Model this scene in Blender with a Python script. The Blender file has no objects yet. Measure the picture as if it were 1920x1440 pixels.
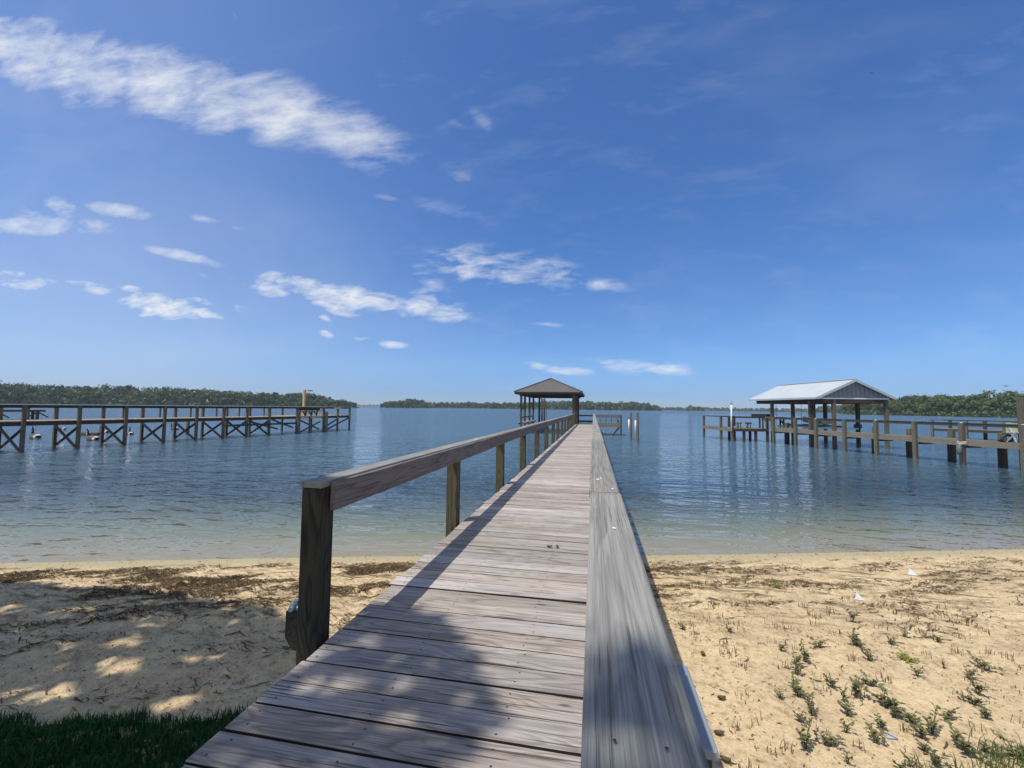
import bpy, math, random
import numpy as np
from mathutils import Vector, Matrix
R = math.radians
HAZE = .00014
rng = np.random.default_rng(7); random.seed(7)
sc = bpy.context.scene
COL = sc.collection

# ------------------------------------------------------------------ helpers
class MB:
    """collects quads/tris in world coordinates, links them as one mesh object"""
    def __init__(s): s.v = []; s.f = []; s.mi = []; s.sm = []
    def add(s, vs, fs, m=0, smooth=False):
        o = len(s.v); s.v += [tuple(map(float, p)) for p in vs]
        s.f += [tuple(o + i for i in f) for f in fs]; s.mi += [m]*len(fs); s.sm += [smooth]*len(fs); return s
    def frame_box(s, c, ax, ay, az, hx, hy, hz, bev=0.0, m=0):
        c = Vector(c); ax = Vector(ax); ay = Vector(ay); az = Vector(az)
        def P(x, y, z): return c + ax*x + ay*y + az*z
        if bev <= 0:
            vs = [P(x*hx, y*hy, z*hz) for z in (-1, 1) for y in (-1, 1) for x in (-1, 1)]
            return s.add(vs, [(0,2,3,1),(4,5,7,6),(0,1,5,4),(2,6,7,3),(0,4,6,2),(1,3,7,5)], m)
        # chamfer on the four long (x) edges and ends
        prof = [(-hy+bev,-hz),(hy-bev,-hz),(hy,-hz+bev),(hy,hz-bev),(hy-bev,hz),(-hy+bev,hz),(-hy,hz-bev),(-hy,-hz+bev)]
        k = 1 - bev*.8/max(hy, bev*2); k2 = 1 - bev*.8/max(hz, bev*2)
        rings = []
        for x, a, b in ((-hx, k, k2), (-hx+bev, 1, 1), (hx-bev, 1, 1), (hx, k, k2)):
            rings.append([P(x, y*a, z*b) for y, z in prof])
        vs = [p for r in rings for p in r]; fs = []
        for r in range(3):
            for i in range(8):
                j = (i+1) % 8; fs.append((r*8+i, (r+1)*8+i, (r+1)*8+j, r*8+j))
        fs.append(tuple(range(8))); fs.append(tuple(reversed(range(24, 32))))
        return s.add(vs, fs, m)
    def box(s, x0, x1, y0, y1, z0, z1, bev=0.0, along='X', m=0):
        c = ((x0+x1)/2, (y0+y1)/2, (z0+z1)/2); h = (abs(x1-x0)/2, abs(y1-y0)/2, abs(z1-z0)/2)
        X, Y, Z = (1,0,0), (0,1,0), (0,0,1)
        if along == 'X': return s.frame_box(c, X, Y, Z, h[0], h[1], h[2], bev, m)
        if along == 'Y': return s.frame_box(c, Y, (-1,0,0), Z, h[1], h[0], h[2], bev, m)
        return s.frame_box(c, Z, X, Y, h[2], h[0], h[1], bev, m)
    def bar(s, p, q, w, h, bev=0.0, up=(0,0,1), m=0):
        p = Vector(p); q = Vector(q); d = (q-p); L = d.length; d.normalize()
        u = Vector(up); side = u.cross(d)
        if side.length < 1e-4: side = Vector((1,0,0))
        side.normalize(); u = d.cross(side)
        return s.frame_box((p+q)/2, d, side, u, L/2, w/2, h/2, bev, m)
    def tube(s, pts, rad, n=10, cap=True, m=0, smooth=True, flat=None):
        pts = [Vector(p) for p in pts]; rad = rad if hasattr(rad, '__len__') else [rad]*len(pts)
        vs = []; prev = None
        for i, p in enumerate(pts):
            d = (pts[min(i+1, len(pts)-1)] - pts[max(i-1, 0)])
            if d.length < 1e-6: d = Vector((0,0,1))
            d.normalize()
            ref = prev if prev is not None else (Vector((1,0,0)) if abs(d.x) < .8 else Vector((0,1,0)))
            a = (ref - d*ref.dot(d)).normalized(); prev = a; b = d.cross(a)
            for k in range(n):
                t = 2*math.pi*k/n; vs.append(p + (a*math.cos(t) + b*math.sin(t))*rad[i])
        fs = []
        for i in range(len(pts)-1):
            for k in range(n):
                j = (k+1) % n; fs.append((i*n+k, i*n+j, (i+1)*n+j, (i+1)*n+k))
        s.add(vs, fs, m, smooth)
        if cap:
            o = len(s.v) - len(vs)
            s.f.append(tuple(o+k for k in reversed(range(n)))); s.mi.append(m); s.sm.append(False)
            s.f.append(tuple(o+(len(pts)-1)*n+k for k in range(n))); s.mi.append(m); s.sm.append(False)
        return s
    def build(s, name, mats, parent=None):
        me = bpy.data.meshes.new(name)
        off = parent_loc(parent)
        vs = [(x-off[0], y-off[1], z-off[2]) for x, y, z in s.v] if parent else s.v
        loc = None
        if parent is None:
            a = np.array(vs); loc = ((a[:,0].min()+a[:,0].max())/2, (a[:,1].min()+a[:,1].max())/2, a[:,2].min())
            vs = (a - np.array(loc)).tolist()
        me.from_pydata(vs, [], s.f)
        mats = mats if isinstance(mats, (list, tuple)) else [mats]
        for m in mats: me.materials.append(m)
        me.polygons.foreach_set('material_index', s.mi); me.polygons.foreach_set('use_smooth', s.sm)
        me.update()
        o = bpy.data.objects.new(name, me); COL.objects.link(o)
        if parent: o.parent = parent
        else: o.location = loc
        return o

def parent_loc(p):
    v = Vector((0,0,0))
    while p is not None: v = v + p.location; p = p.parent
    return v

def np_mesh(name, V, F, mat, smooth=False, parent=None, mi=None):
    V = np.asarray(V, np.float32); F = np.asarray(F, np.int32)
    off = np.array(parent_loc(parent), np.float32)
    me = bpy.data.meshes.new(name)
    n = F.shape[1]
    me.vertices.add(len(V)); me.vertices.foreach_set('co', (V-off).ravel())
    me.loops.add(F.size); me.loops.foreach_set('vertex_index', F.ravel())
    me.polygons.add(len(F)); me.polygons.foreach_set('loop_start', np.arange(0, F.size, n, dtype=np.int32))
    me.polygons.foreach_set('loop_total', np.full(len(F), n, np.int32))
    me.polygons.foreach_set('use_smooth', np.full(len(F), smooth))
    for m in (mat if isinstance(mat, (list, tuple)) else [mat]): me.materials.append(m)
    if mi is not None: me.polygons.foreach_set('material_index', np.asarray(mi, np.int32))
    me.update(calc_edges=True); me.validate()
    o = bpy.data.objects.new(name, me); COL.objects.link(o)
    if parent: o.parent = parent
    return o

def tag(o, label=None, cat=None, group=None, kind=None):
    if label: o['label'] = label
    if cat: o['category'] = cat
    if group: o['group'] = group
    if kind: o['kind'] = kind
    return o
def thing(name, label, cat, loc, group=None):
    o = bpy.data.objects.new(name, None); COL.objects.link(o); o.location = loc
    o.empty_display_size = .2
    return tag(o, label, cat, group)
def dup(root, loc, rz, scale, label, group=None):
    r = root.copy(); COL.objects.link(r); r.location = loc; r.rotation_euler = (0,0,rz); r.scale = (scale,)*3
    r['label'] = label
    if group: r['group'] = group
    for ch in list(root.children):
        c = ch.copy(); COL.objects.link(c); c.parent = r
    return r

# value noise (numpy) for terrain
_G = rng.random((256, 256))
def vnoise(x, y):
    xi = np.floor(x).astype(int); yi = np.floor(y).astype(int); fx = x-xi; fy = y-yi
    fx = fx*fx*(3-2*fx); fy = fy*fy*(3-2*fy)
    g = lambda a, b: _G[a & 255, b & 255]
    return (g(xi,yi)*(1-fx)+g(xi+1,yi)*fx)*(1-fy) + (g(xi,yi+1)*(1-fx)+g(xi+1,yi+1)*fx)*fy
def fbm(x, y, o=4):
    t = 0; a = 1; n = 0
    for i in range(o): t = t + a*vnoise(x*2**i+17.3*i, y*2**i+5.1*i); n += a; a *= .5
    return t/n

# ------------------------------------------------------------------ node helpers
def new_mat(name):
    m = bpy.data.materials.new(name); m.use_nodes = True; nt = m.node_tree; nt.nodes.clear(); return m, nt
class NT:
    def __init__(s, nt): s.nt = nt
    def n(s, t, **kw):
        nd = s.nt.nodes.new(t)
        for k, v in kw.items():
            if k.startswith('i_'):
                key = k[2:]; key = int(key) if key.isdigit() else key
                s.set(nd.inputs[key], v)
            else: setattr(nd, k, v)
        return nd
    def set(s, inp, v):
        if isinstance(v, bpy.types.NodeSocket): s.nt.links.new(v, inp)
        else: inp.default_value = v
    def math(s, op, a, b=None, c=None, clamp=False):
        nd = s.nt.nodes.new('ShaderNodeMath'); nd.operation = op; nd.use_clamp = clamp
        for i, v in enumerate((a, b, c)):
            if v is not None: s.set(nd.inputs[i], v)
        return nd.outputs[0]
    def vmath(s, op, a, b=None):
        nd = s.nt.nodes.new('ShaderNodeVectorMath'); nd.operation = op
        s.set(nd.inputs[0], a)
        if b is not None: s.set(nd.inputs[1], b)
        return nd.outputs['Value'] if op in ('LENGTH', 'DOT_PRODUCT', 'DISTANCE') else nd.outputs[0]
    def mix(s, f, a, b, mode='MIX'):
        nd = s.nt.nodes.new('ShaderNodeMix'); nd.data_type = 'RGBA'; nd.blend_type = mode
        s.set(nd.inputs[0], f); s.set(nd.inputs[6], a); s.set(nd.inputs[7], b); return nd.outputs[2]
    def noise(s, vec, scale=1., detail=2., rough=.5, dist=0.):
        nd = s.nt.nodes.new('ShaderNodeTexNoise'); s.set(nd.inputs['Vector'], vec)
        nd.inputs['Scale'].default_value = scale; nd.inputs['Detail'].default_value = detail
        nd.inputs['Roughness'].default_value = rough; nd.inputs['Distortion'].default_value = dist
        return nd.outputs[0]
    def mapr(s, v, a, b, c=0., d=1., smooth=False):
        nd = s.nt.nodes.new('ShaderNodeMapRange'); nd.clamp = True
        if smooth: nd.interpolation_type = 'SMOOTHSTEP'
        s.set(nd.inputs[0], v)
        for i, x in enumerate((a, b, c, d)): s.set(nd.inputs[i+1], x)
        return nd.outputs[0]
    def ramp(s, f, stops):
        nd = s.nt.nodes.new('ShaderNodeValToRGB'); cr = nd.color_ramp
        while len(cr.elements) < len(stops): cr.elements.new(.5)
        for e, (p, c) in zip(cr.elements, stops): e.position = p; e.color = (*c, 1) if len(c) == 3 else c
        s.set(nd.inputs[0], f); return nd.outputs[0]
    def mapping(s, vec, loc=(0,0,0), rot=(0,0,0), scale=(1,1,1), typ='POINT'):
        nd = s.nt.nodes.new('ShaderNodeMapping'); nd.vector_type = typ
        s.set(nd.inputs[0], vec); nd.inputs[1].default_value = loc; nd.inputs[2].default_value = rot; nd.inputs[3].default_value = scale
        return nd.outputs[0]
    def bump(s, h, dist=.01, strength=1., normal=None):
        nd = s.nt.nodes.new('ShaderNodeBump'); s.set(nd.inputs['Height'], h)
        nd.inputs['Distance'].default_value = dist; nd.inputs['Strength'].default_value = strength
        if normal is not None: s.set(nd.inputs['Normal'], normal)
        return nd.outputs[0]
    def principled(s, col, rough=.7, normal=None, metal=0., spec=.3):
        b = s.nt.nodes.new('ShaderNodeBsdfPrincipled'); s.set(b.inputs['Base Color'], col); s.set(b.inputs['Roughness'], rough)
        b.inputs['Metallic'].default_value = metal; b.inputs['Specular IOR Level'].default_value = spec
        if normal is not None: s.set(b.inputs['Normal'], normal)
        return b.outputs[0]
    def out(s, sh):
        o = s.nt.nodes.new('ShaderNodeOutputMaterial'); s.nt.links.new(sh, o.inputs[0])
def c4(c): return (*c, 1.)

def wood(name, light, dark, axis='X', rings=13, ringamt=.55, fib=.4, patch=None, patchamt=.5, vary=.35, knots=0., crk=.75, lines=.25, hue=.5, bump=.004, rough=.85, cross=6., along=.9):
    m, nt = new_mat(name); N = NT(nt)
    tc = N.n('ShaderNodeTexCoord').outputs['Object']
    rnd = N.n('ShaderNodeNewGeometry').outputs['Random Per Island']
    off = N.n('ShaderNodeCombineXYZ', i_0=N.math('MULTIPLY', rnd, 41.7), i_1=N.math('MULTIPLY', rnd, 73.3), i_2=N.math('MULTIPLY', rnd, 29.9)).outputs[0]
    v = N.vmath('ADD', tc, off)
    def S(a, c): return tuple(a if k == axis else c for k in 'XYZ')
    g = N.noise(N.mapping(v, scale=S(along, cross)), 1., 1.2, .45, .25)
    jit = N.noise(N.mapping(v, scale=S(3, 60)), 1., 2., .6)
    g2 = N.math('ADD', N.math('MULTIPLY', g, rings), N.math('MULTIPLY', jit, .35))
    saw = N.math('FRACT', g2)
    ring = N.ramp(saw, [(0, (.0,)*3), (.45, (.12,)*3), (.82, (1,)*3), (1., (.0,)*3)])
    fibre = N.noise(N.mapping(v, scale=S(2.5, 170)), 1., 3., .65)
    fibre = N.mapr(fibre, .35, .68)
    big = N.noise(N.mapping(v, scale=S(.7, 2.2)), 1., 4., .6)
    col = N.mix(N.math('MULTIPLY', ring, ringamt), c4(light), c4(dark))
    col = N.mix(N.math('MULTIPLY', fibre, fib), col, c4([d*.8 for d in dark]))
    if patch: col = N.mix(N.math('MULTIPLY', N.mapr(big, .42, .68), patchamt), col, c4(patch))
    line = N.mapr(N.noise(N.mapping(v, scale=S(.4, 42)), 1., 3., .6), .54, .64)
    col = N.mix(N.math('MULTIPLY', line, lines), col, c4([d*.7 for d in dark]))
    r2 = N.math('FRACT', N.math('MULTIPLY', rnd, 7.31))
    col = N.mix(N.math('MULTIPLY', r2, hue), col, N.mix(1., col, c4((1.05,.97,.87)), 'MULTIPLY'))
    # hairline drying cracks
    crack = N.noise(N.mapping(v, scale=S(1.6, 90)), 1., 2., .5)
    crack = N.mapr(crack, .635, .67)
    col = N.mix(N.math('MULTIPLY', crack, crk), col, c4([d*.25 for d in dark]))
    h = N.math('SUBTRACT', N.math('MULTIPLY', fibre, -.35), N.math('MULTIPLY', ring, .25))
    h = N.math('SUBTRACT', h, crack)
    if knots > 0:
        vo = nt.nodes.new('ShaderNodeTexVoronoi'); vo.inputs['Scale'].default_value = 1.
        N.set(vo.inputs['Vector'], N.mapping(v, scale=S(2.6, 8)))
        sel = N.math('GREATER_THAN', N.n('ShaderNodeSeparateColor', i_0=vo.outputs['Color']).outputs[0], 1-knots)
        kn = N.math('MULTIPLY', N.mapr(vo.outputs['Distance'], .06, .13, 1., 0.), sel)
        col = N.mix(N.math('MULTIPLY', kn, .8), col, c4([d*.45 for d in dark]))
    val = N.math('ADD', N.math('MULTIPLY', rnd, vary), 1-vary/2)
    col = N.mix(1., col, N.n('ShaderNodeCombineXYZ', i_0=val, i_1=val, i_2=val).outputs[0], 'MULTIPLY')
    N.out(N.principled(col, rough, N.bump(h, bump, .9), spec=.25))
    return m

def plain(name, col, rough=.6, metal=0., var=.15, scale=6., bump=0., spec=.4):
    m, nt = new_mat(name); N = NT(nt)
    tc = N.n('ShaderNodeTexCoord').outputs['Object']
    n = N.noise(tc, scale, 4., .6)
    k = N.mapr(n, .3, .7, 1-var, 1+var)
    c = N.mix(1., c4(col), N.n('ShaderNodeCombineXYZ', i_0=k, i_1=k, i_2=k).outputs[0], 'MULTIPLY')
    N.out(N.principled(c, rough, N.bump(n, bump) if bump else None, metal, spec)); return m

def leafmat(name, dark, light, trans=.25, lf=.15, rough=.55):
    m, nt = new_mat(name); N = NT(nt)
    rnd = N.n('ShaderNodeNewGeometry').outputs['Random Per Island']
    pos = N.n('ShaderNodeNewGeometry').outputs['Position']
    big = N.noise(pos, lf, 2., .5)
    f = N.math('ADD', N.math('MULTIPLY', rnd, .5), N.mapr(big, .35, .65, 0., .5))
    col = N.mix(f, c4(dark), c4(light))
    p = N.principled(col, rough, spec=.25)
    t = N.n('ShaderNodeBsdfTranslucent', i_0=col).outputs[0]
    mx = N.n('ShaderNodeMixShader', i_0=trans, i_1=p, i_2=t).outputs[0]
    N.out(mx); return m

# ------------------------------------------------------------------ materials
M = {}
M['deck'] = wood('weathered_deck_boards', (.46,.41,.365), (.18,.147,.128), 'X', rings=13, ringamt=.7, fib=.62, patch=(.53,.495,.47), patchamt=.6, vary=.42, knots=.24, bump=.005, lines=.4, hue=.8)
M['cap'] = wood('weathered_cap_boards', (.36,.35,.31), (.13,.125,.115), 'Y', rings=15, ringamt=.42, fib=.7, along=.42, lines=.38, patch=(.22,.215,.215), patchamt=.6, vary=.18, knots=.06, bump=.003, cross=7., crk=.3)
M['rail'] = wood('weathered_rail_boards', (.215,.19,.18), (.07,.058,.054), 'Y', rings=11, ringamt=.6, fib=.4, patch=(.19,.165,.16), vary=.25, knots=.05, bump=.003)
M['post'] = wood('greenish_post_timber', (.125,.112,.07), (.032,.029,.02), 'Z', rings=12, ringamt=.75, fib=.4, patch=(.10,.10,.055), patchamt=.7, vary=.3, bump=.003)
M['shadepost'] = wood('shade_toned_post_timber', (.062,.056,.042), (.016,.015,.012), 'Z', rings=12, ringamt=.8, fib=.4, patch=(.045,.045,.03), vary=0., bump=.003)  # darker copy of the post timber, tree shade put into its colour
M['pile'] = wood('grey_pile_timber', (.17,.155,.12), (.06,.053,.042), 'Z', rings=9, ringamt=.5, fib=.5, patch=(.115,.11,.08), vary=.4, bump=.003, cross=4.)
M['darkpile'] = wood('dark_wet_pile_timber', (.075,.062,.052), (.03,.026,.022), 'Z', rings=9, ringamt=.5, fib=.5, vary=.4, bump=.003, cross=4.)
M['joist'] = wood('dark_joist_timber', (.075,.063,.052), (.032,.027,.022), 'Y', rings=9, fib=.45, vary=.3, bump=.003)
M['palecap'] = wood('pale_dock_rail_caps', (.55,.54,.50), (.33,.31,.28), 'Y', rings=9, ringamt=.4, fib=.4, vary=.2, bump=.002)  # lightened to stand in for the reflected glare on the caps
M['greyboard'] = wood('grey_dock_boards', (.25,.225,.18), (.10,.085,.068), 'Y', rings=9, ringamt=.4, fib=.5, vary=.35, bump=.003)
M['brownboard'] = wood('brown_dock_boards', (.46,.36,.25), (.25,.18,.12), 'Y', rings=9, ringamt=.4, fib=.5, vary=.3, bump=.003)
M['brownpost'] = wood('brown_dock_posts', (.165,.132,.095), (.058,.047,.035), 'Z', rings=9, ringamt=.4, fib=.5, vary=.35, bump=.003)
M['newboard'] = wood('new_yellow_lumber', (.62,.44,.24), (.38,.24,.12), 'X', rings=9, ringamt=.35, fib=.3, vary=.2, bump=.002)
M['darkbeam'] = wood('dark_beam_timber', (.07,.055,.048), (.03,.024,.02), 'X', rings=9, fib=.4, vary=.2, bump=.003)
M['gapshade'] = plain('shade_toned_plank_edges', (.028,.024,.022), .95)  # near-black plank sides: the shade of the deck gaps put into colour
M['screw'] = plain('rusty_screw_heads', (.05,.04,.035), .6, .3)
M['brownroof'] = plain('brown_metal_roofing', (.118,.105,.096), .5, .0, .12, 1.2)
M['whiteroof'] = plain('galvanised_white_roofing', (.60,.64,.63), .38, .25, .06, 1.)
M['gable'] = plain('blue_grey_metal_siding', (.17,.20,.225), .45, .3, .08, 2.)
M['white'] = plain('white_plastic', (.78,.79,.78), .4, 0, .05)
M['pvc'] = plain('white_pipe_sleeve', (.80,.80,.77), .35, 0, .08)
M['galv'] = plain('galvanised_hardware', (.33,.47,.54), .4, .5, .15, 60.)
M['greyplastic'] = plain('pale_grey_plastic', (.38,.43,.46), .5, 0, .06)
M['lid'] = plain('blue_grey_box_lid', (.22,.25,.28), .6, 0, .06)
M['dropping'] = plain('white_splat', (.8,.8,.78), .8)
M['bark'] = plain('tree_bark', (.10,.085,.07), .9, 0, .4, 5., .02)
M['rubber'] = plain('dark_rubber', (.035,.035,.04), .6)
M['fender'] = plain('grey_fender_vinyl', (.12,.125,.13), .5)
M['rope'] = plain('frayed_rope', (.45,.42,.35), .9, 0, .2, 40.)
M['navy'] = plain('navy_fabric', (.02,.03,.09), .8)
M['palegreen'] = plain('pale_green_plastic', (.45,.50,.36), .5)
M['lampmetal'] = plain('dark_lamp_metal', (.05,.05,.05), .5, .4)
M['goosebody'] = plain('brown_grey_plumage', (.10,.082,.066), .8, 0, .3, 25.)
M['goosewhite'] = plain('white_plumage', (.75,.72,.66), .8)
M['gooseblack'] = plain('black_plumage', (.012,.012,.014), .6)
M['birddark'] = plain('dark_bird_plumage', (.02,.02,.022), .8)
M['forest_a'] = leafmat('woodland_foliage_near', (.03,.055,.018), (.15,.20,.065), .25, .10)
M['forest_b'] = leafmat('woodland_foliage_far', (.028,.052,.022), (.135,.19,.07), .25, .05)
M['treeleaf'] = leafmat('shade_tree_leaves', (.02,.05,.012), (.07,.13,.03), .25, .5)
M['seedleaf'] = leafmat('seedling_leaves', (.065,.08,.03), (.20,.20,.08), .3, 2.)
M['yellowleaf'] = leafmat('yellow_green_leaves', (.13,.15,.02), (.30,.30,.05), .3, 2.)
M['seedstem'] = plain('seedling_stems', (.10,.10,.045), .8)
M['dryleaf'] = plain('dry_brown_leaf', (.10,.065,.03), .85, 0, .4, 60.)
M['wrack'] = leafmat('dried_lakeweed', (.035,.024,.012), (.17,.115,.055), .1, 2., .9)
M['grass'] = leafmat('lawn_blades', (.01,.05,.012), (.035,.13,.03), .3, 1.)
M['islandground'] = plain('far_shore_mud', (.05,.055,.03), .95)

# terrain geometry
def wl(X): return 7.55 + .228*X + .35*np.sin(X*.16+.4)*np.minimum(1, np.abs(X)/8)   # waterline
def ground(X, Y):
    X = np.asarray(X, float); Y = np.asarray(Y, float)
    s = (wl(np.clip(X, -60, 60)) - Y)*.975
    z = np.where(s > 0, .42*(1-np.exp(-np.maximum(s,0)*.075/.42)), np.maximum(s*.065, -3.))
    return z
def sand_z(X, Y):
    s = (wl(np.clip(np.asarray(X, float), -60, 60)) - Y)*.975
    rough = np.clip((s-.35)/1.0, 0, 1)*np.clip((30-np.abs(X))/10, 0, 1)
    left = np.clip((-1-np.asarray(X, float))/1., 0, 1)
    b = (fbm(np.asarray(X)*2.1, np.asarray(Y)*2.6, 4)-.5)*.07*(.55+.8*left) + (fbm(np.asarray(X)*9+31, np.asarray(Y)*11, 3)-.5)*.034*(.6+1.1*left)
    return ground(X, Y) + b*rough
def gz(x, y): return float(sand_z(np.array([x]), np.array([y]))[0])

# sand material (sunlit dry sand, damp strip at the waterline, sand and weed under water)
m, nt = new_mat('lake_sand'); N = NT(nt); M['sand'] = m
pos = N.n('ShaderNodeNewGeometry').outputs['Position']
sx = N.n('ShaderNodeSeparateXYZ', i_0=pos)
z = sx.outputs[2]
n1 = N.noise(pos, 1.3, 5., .6); n2 = N.noise(pos, 14., 4., .65); n3 = N.noise(pos, 220., 2., .6)
dry = N.mix(N.mapr(n1, .35, .68), c4((.70,.545,.315)), c4((.58,.44,.26)))
dry = N.mix(N.math('MULTIPLY', N.mapr(n2, .48, .66), .6), dry, c4((.33,.225,.12)))
nm = N.noise(pos, 60., 4., .7)
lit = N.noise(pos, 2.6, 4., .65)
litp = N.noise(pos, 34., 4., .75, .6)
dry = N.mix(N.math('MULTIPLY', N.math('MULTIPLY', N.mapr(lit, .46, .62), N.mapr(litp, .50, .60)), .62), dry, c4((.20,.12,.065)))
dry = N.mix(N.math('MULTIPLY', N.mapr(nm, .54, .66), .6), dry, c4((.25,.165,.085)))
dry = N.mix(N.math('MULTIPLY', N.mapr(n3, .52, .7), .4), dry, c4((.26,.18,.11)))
# litter stain in the wrack band (crumbled dry weed), aligned with the shoreline
sd = N.math('SUBTRACT', N.math('ADD', N.math('MULTIPLY', sx.outputs[0], .228), 7.55), sx.outputs[1])
streak = N.noise(N.mapping(pos, rot=(0,0,R(-14)), scale=(1.1,4.5,1)), 1.6, 5., .65, .6)
band = N.math('MULTIPLY', N.mapr(sd, .25, .8), N.mapr(sd, 1.6, 3.6, 1., 0.))
st = N.math('MULTIPLY', N.mapr(streak, .50, .62), N.math('ADD', N.math('MULTIPLY', band, .75), .06))
dry = N.mix(st, dry, c4((.115,.075,.038)))
wet = N.mix(N.mapr(n2, .3, .7), c4((.43,.36,.205)), c4((.37,.30,.17)))
dampf = N.mapr(N.math('ADD', z, N.math('MULTIPLY', N.math('SUBTRACT', n1, .5), .03)), .012, .045, 1., 0., True)
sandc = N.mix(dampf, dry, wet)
weed = N.noise(N.mapping(pos, rot=(0,0,R(-12)), scale=(.6,1.6,1)), 1.5, 4., .6)
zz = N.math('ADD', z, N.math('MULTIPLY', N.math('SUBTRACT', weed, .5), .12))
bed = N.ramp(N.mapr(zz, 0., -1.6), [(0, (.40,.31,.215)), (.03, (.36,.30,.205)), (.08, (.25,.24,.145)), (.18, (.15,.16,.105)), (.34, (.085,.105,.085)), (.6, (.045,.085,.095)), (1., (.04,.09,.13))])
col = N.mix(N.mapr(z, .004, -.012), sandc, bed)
hh = N.math('ADD', N.math('MULTIPLY', n2, .5), N.math('ADD', N.math('MULTIPLY', N.noise(pos, 45., 3., .6), .3), N.math('MULTIPLY', n3, .12)))
bstr = N.mapr(z, .02, .08, .08, 1.)
bn = nt.nodes.new('ShaderNodeBump'); N.set(bn.inputs['Height'], hh); N.set(bn.inputs['Strength'], bstr); bn.inputs['Distance'].default_value = .03
rgh = N.mapr(z, .0, .05, .55, .95)
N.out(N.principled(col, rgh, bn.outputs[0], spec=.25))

# water
m, nt = new_mat('lake_water'); N = NT(nt); M['water'] = m
pos = N.n('ShaderNodeNewGeometry').outputs['Position']
def wave_h(p):
    a = N.noise(N.mapping(p, rot=(0,0,R(-14)), scale=(.45,.95,1)), 1., 2., .5, .3)
    b = N.noise(N.mapping(p, rot=(0,0,R(-9)), scale=(1.3,3.0,1)), 1., 2., .5, .3)
    c = N.noise(N.mapping(p, rot=(0,0,R(12)), scale=(4.,11.,1)), 1., 2., .55)
    d = N.noise(N.mapping(p, rot=(0,0,R(40)), scale=(8.,9.,1)), 1., 1., .5)
    return N.math('ADD', N.math('ADD', N.math('MULTIPLY', a, WA[0]), N.math('MULTIPLY', d, WA[3])), N.math('ADD', N.math('MULTIPLY', b, WA[1]), N.math('MULTIPLY', c, WA[2])))
WA = (.42, .27, .07, .052)
EPS = .03
h0 = wave_h(pos); hx = wave_h(N.vmath('ADD', pos, (EPS,0,0))); hy = wave_h(N.vmath('ADD', pos, (0,EPS,0)))
w3 = N.noise(N.mapping(pos, rot=(0,0,R(-30)), scale=(1,2.2,1)), .12, 3., .5)
gust = N.mapr(w3, .32, .68, .6, 1.15)
sx = N.n('ShaderNodeSeparateXYZ', i_0=pos)
sd = N.math('SUBTRACT', sx.outputs[1], N.math('ADD', N.math('MULTIPLY', sx.outputs[0], .228), 7.55))
amp = N.math('MULTIPLY', gust, N.math('ADD', N.mapr(sd, .0, 10., .22, .42), N.mapr(sd, 18., 55., 0., .62)))
k_ = N.math('MULTIPLY', amp, 1/EPS)
nrm_ = N.n('ShaderNodeCombineXYZ', i_0=N.math('MULTIPLY', N.math('SUBTRACT', h0, hx), k_), i_1=N.math('MULTIPLY', N.math('SUBTRACT', h0, hy), k_), i_2=1.).outputs[0]
nrm_ = N.vmath('NORMALIZE', nrm_)
fr = N.n('ShaderNodeFresnel', i_0=1.40, i_1=nrm_).outputs[0]
gl = N.n('ShaderNodeBsdfGlossy', i_0=c4((1,1,1)), i_1=.02, i_Normal=nrm_).outputs[0]
tr = N.n('ShaderNodeBsdfTransparent', i_0=c4((.90,.95,.92))).outputs[0]
wcol = N.mix(N.mapr(sd, 8., 34.), c4((.045,.085,.105)), c4((.078,.145,.215)))
df = N.n('ShaderNodeBsdfDiffuse', i_0=wcol).outputs[0]
body = N.n('ShaderNodeMixShader', i_0=N.mapr(sd, 1.0, 13., 0., 1., True), i_1=tr, i_2=df).outputs[0]
N.out(N.n('ShaderNodeMixShader', i_0=fr, i_1=body, i_2=gl).outputs[0])

# ------------------------------------------------------------------ setting: ground and water
def axis(lo, hi, step, far_lo, far_hi, g=1.22):
    a = list(np.arange(lo, hi+1e-6, step)); d = step
    x = hi
    while x < far_hi: d *= g; x += d; a.append(x)
    d = step; x = lo; pre = []
    while x > far_lo: d *= g; x -= d; pre.append(x)
    return np.clip(np.array(pre[::-1]+a), far_lo, far_hi)
XS = axis(-11, 9, .045, -5000, 5000); YS = axis(1.2, 9.5, .04, -600, 9000)
gx, gy = np.meshgrid(XS, YS); Zs = sand_z(gx, gy)
nx, ny = len(XS), len(YS)
idx = np.arange(nx*ny).reshape(ny, nx)
F = np.stack([idx[:-1,:-1], idx[:-1,1:], idx[1:,1:], idx[1:,:-1]], -1).reshape(-1, 4)
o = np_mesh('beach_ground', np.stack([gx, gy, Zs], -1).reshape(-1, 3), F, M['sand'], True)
tag(o, 'pale yellow sand beach sloping down into the lake bed', kind='structure')
mb = MB(); mb.add([(-5000,-40,0),(5000,-40,0),(5000,9000,0),(-5000,9000,0)], [(0,1,2,3)])
o = mb.build('lake_water', M['water']); tag(o, 'rippled blue lake, clear and shallow at the sand', kind='structure')

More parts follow.
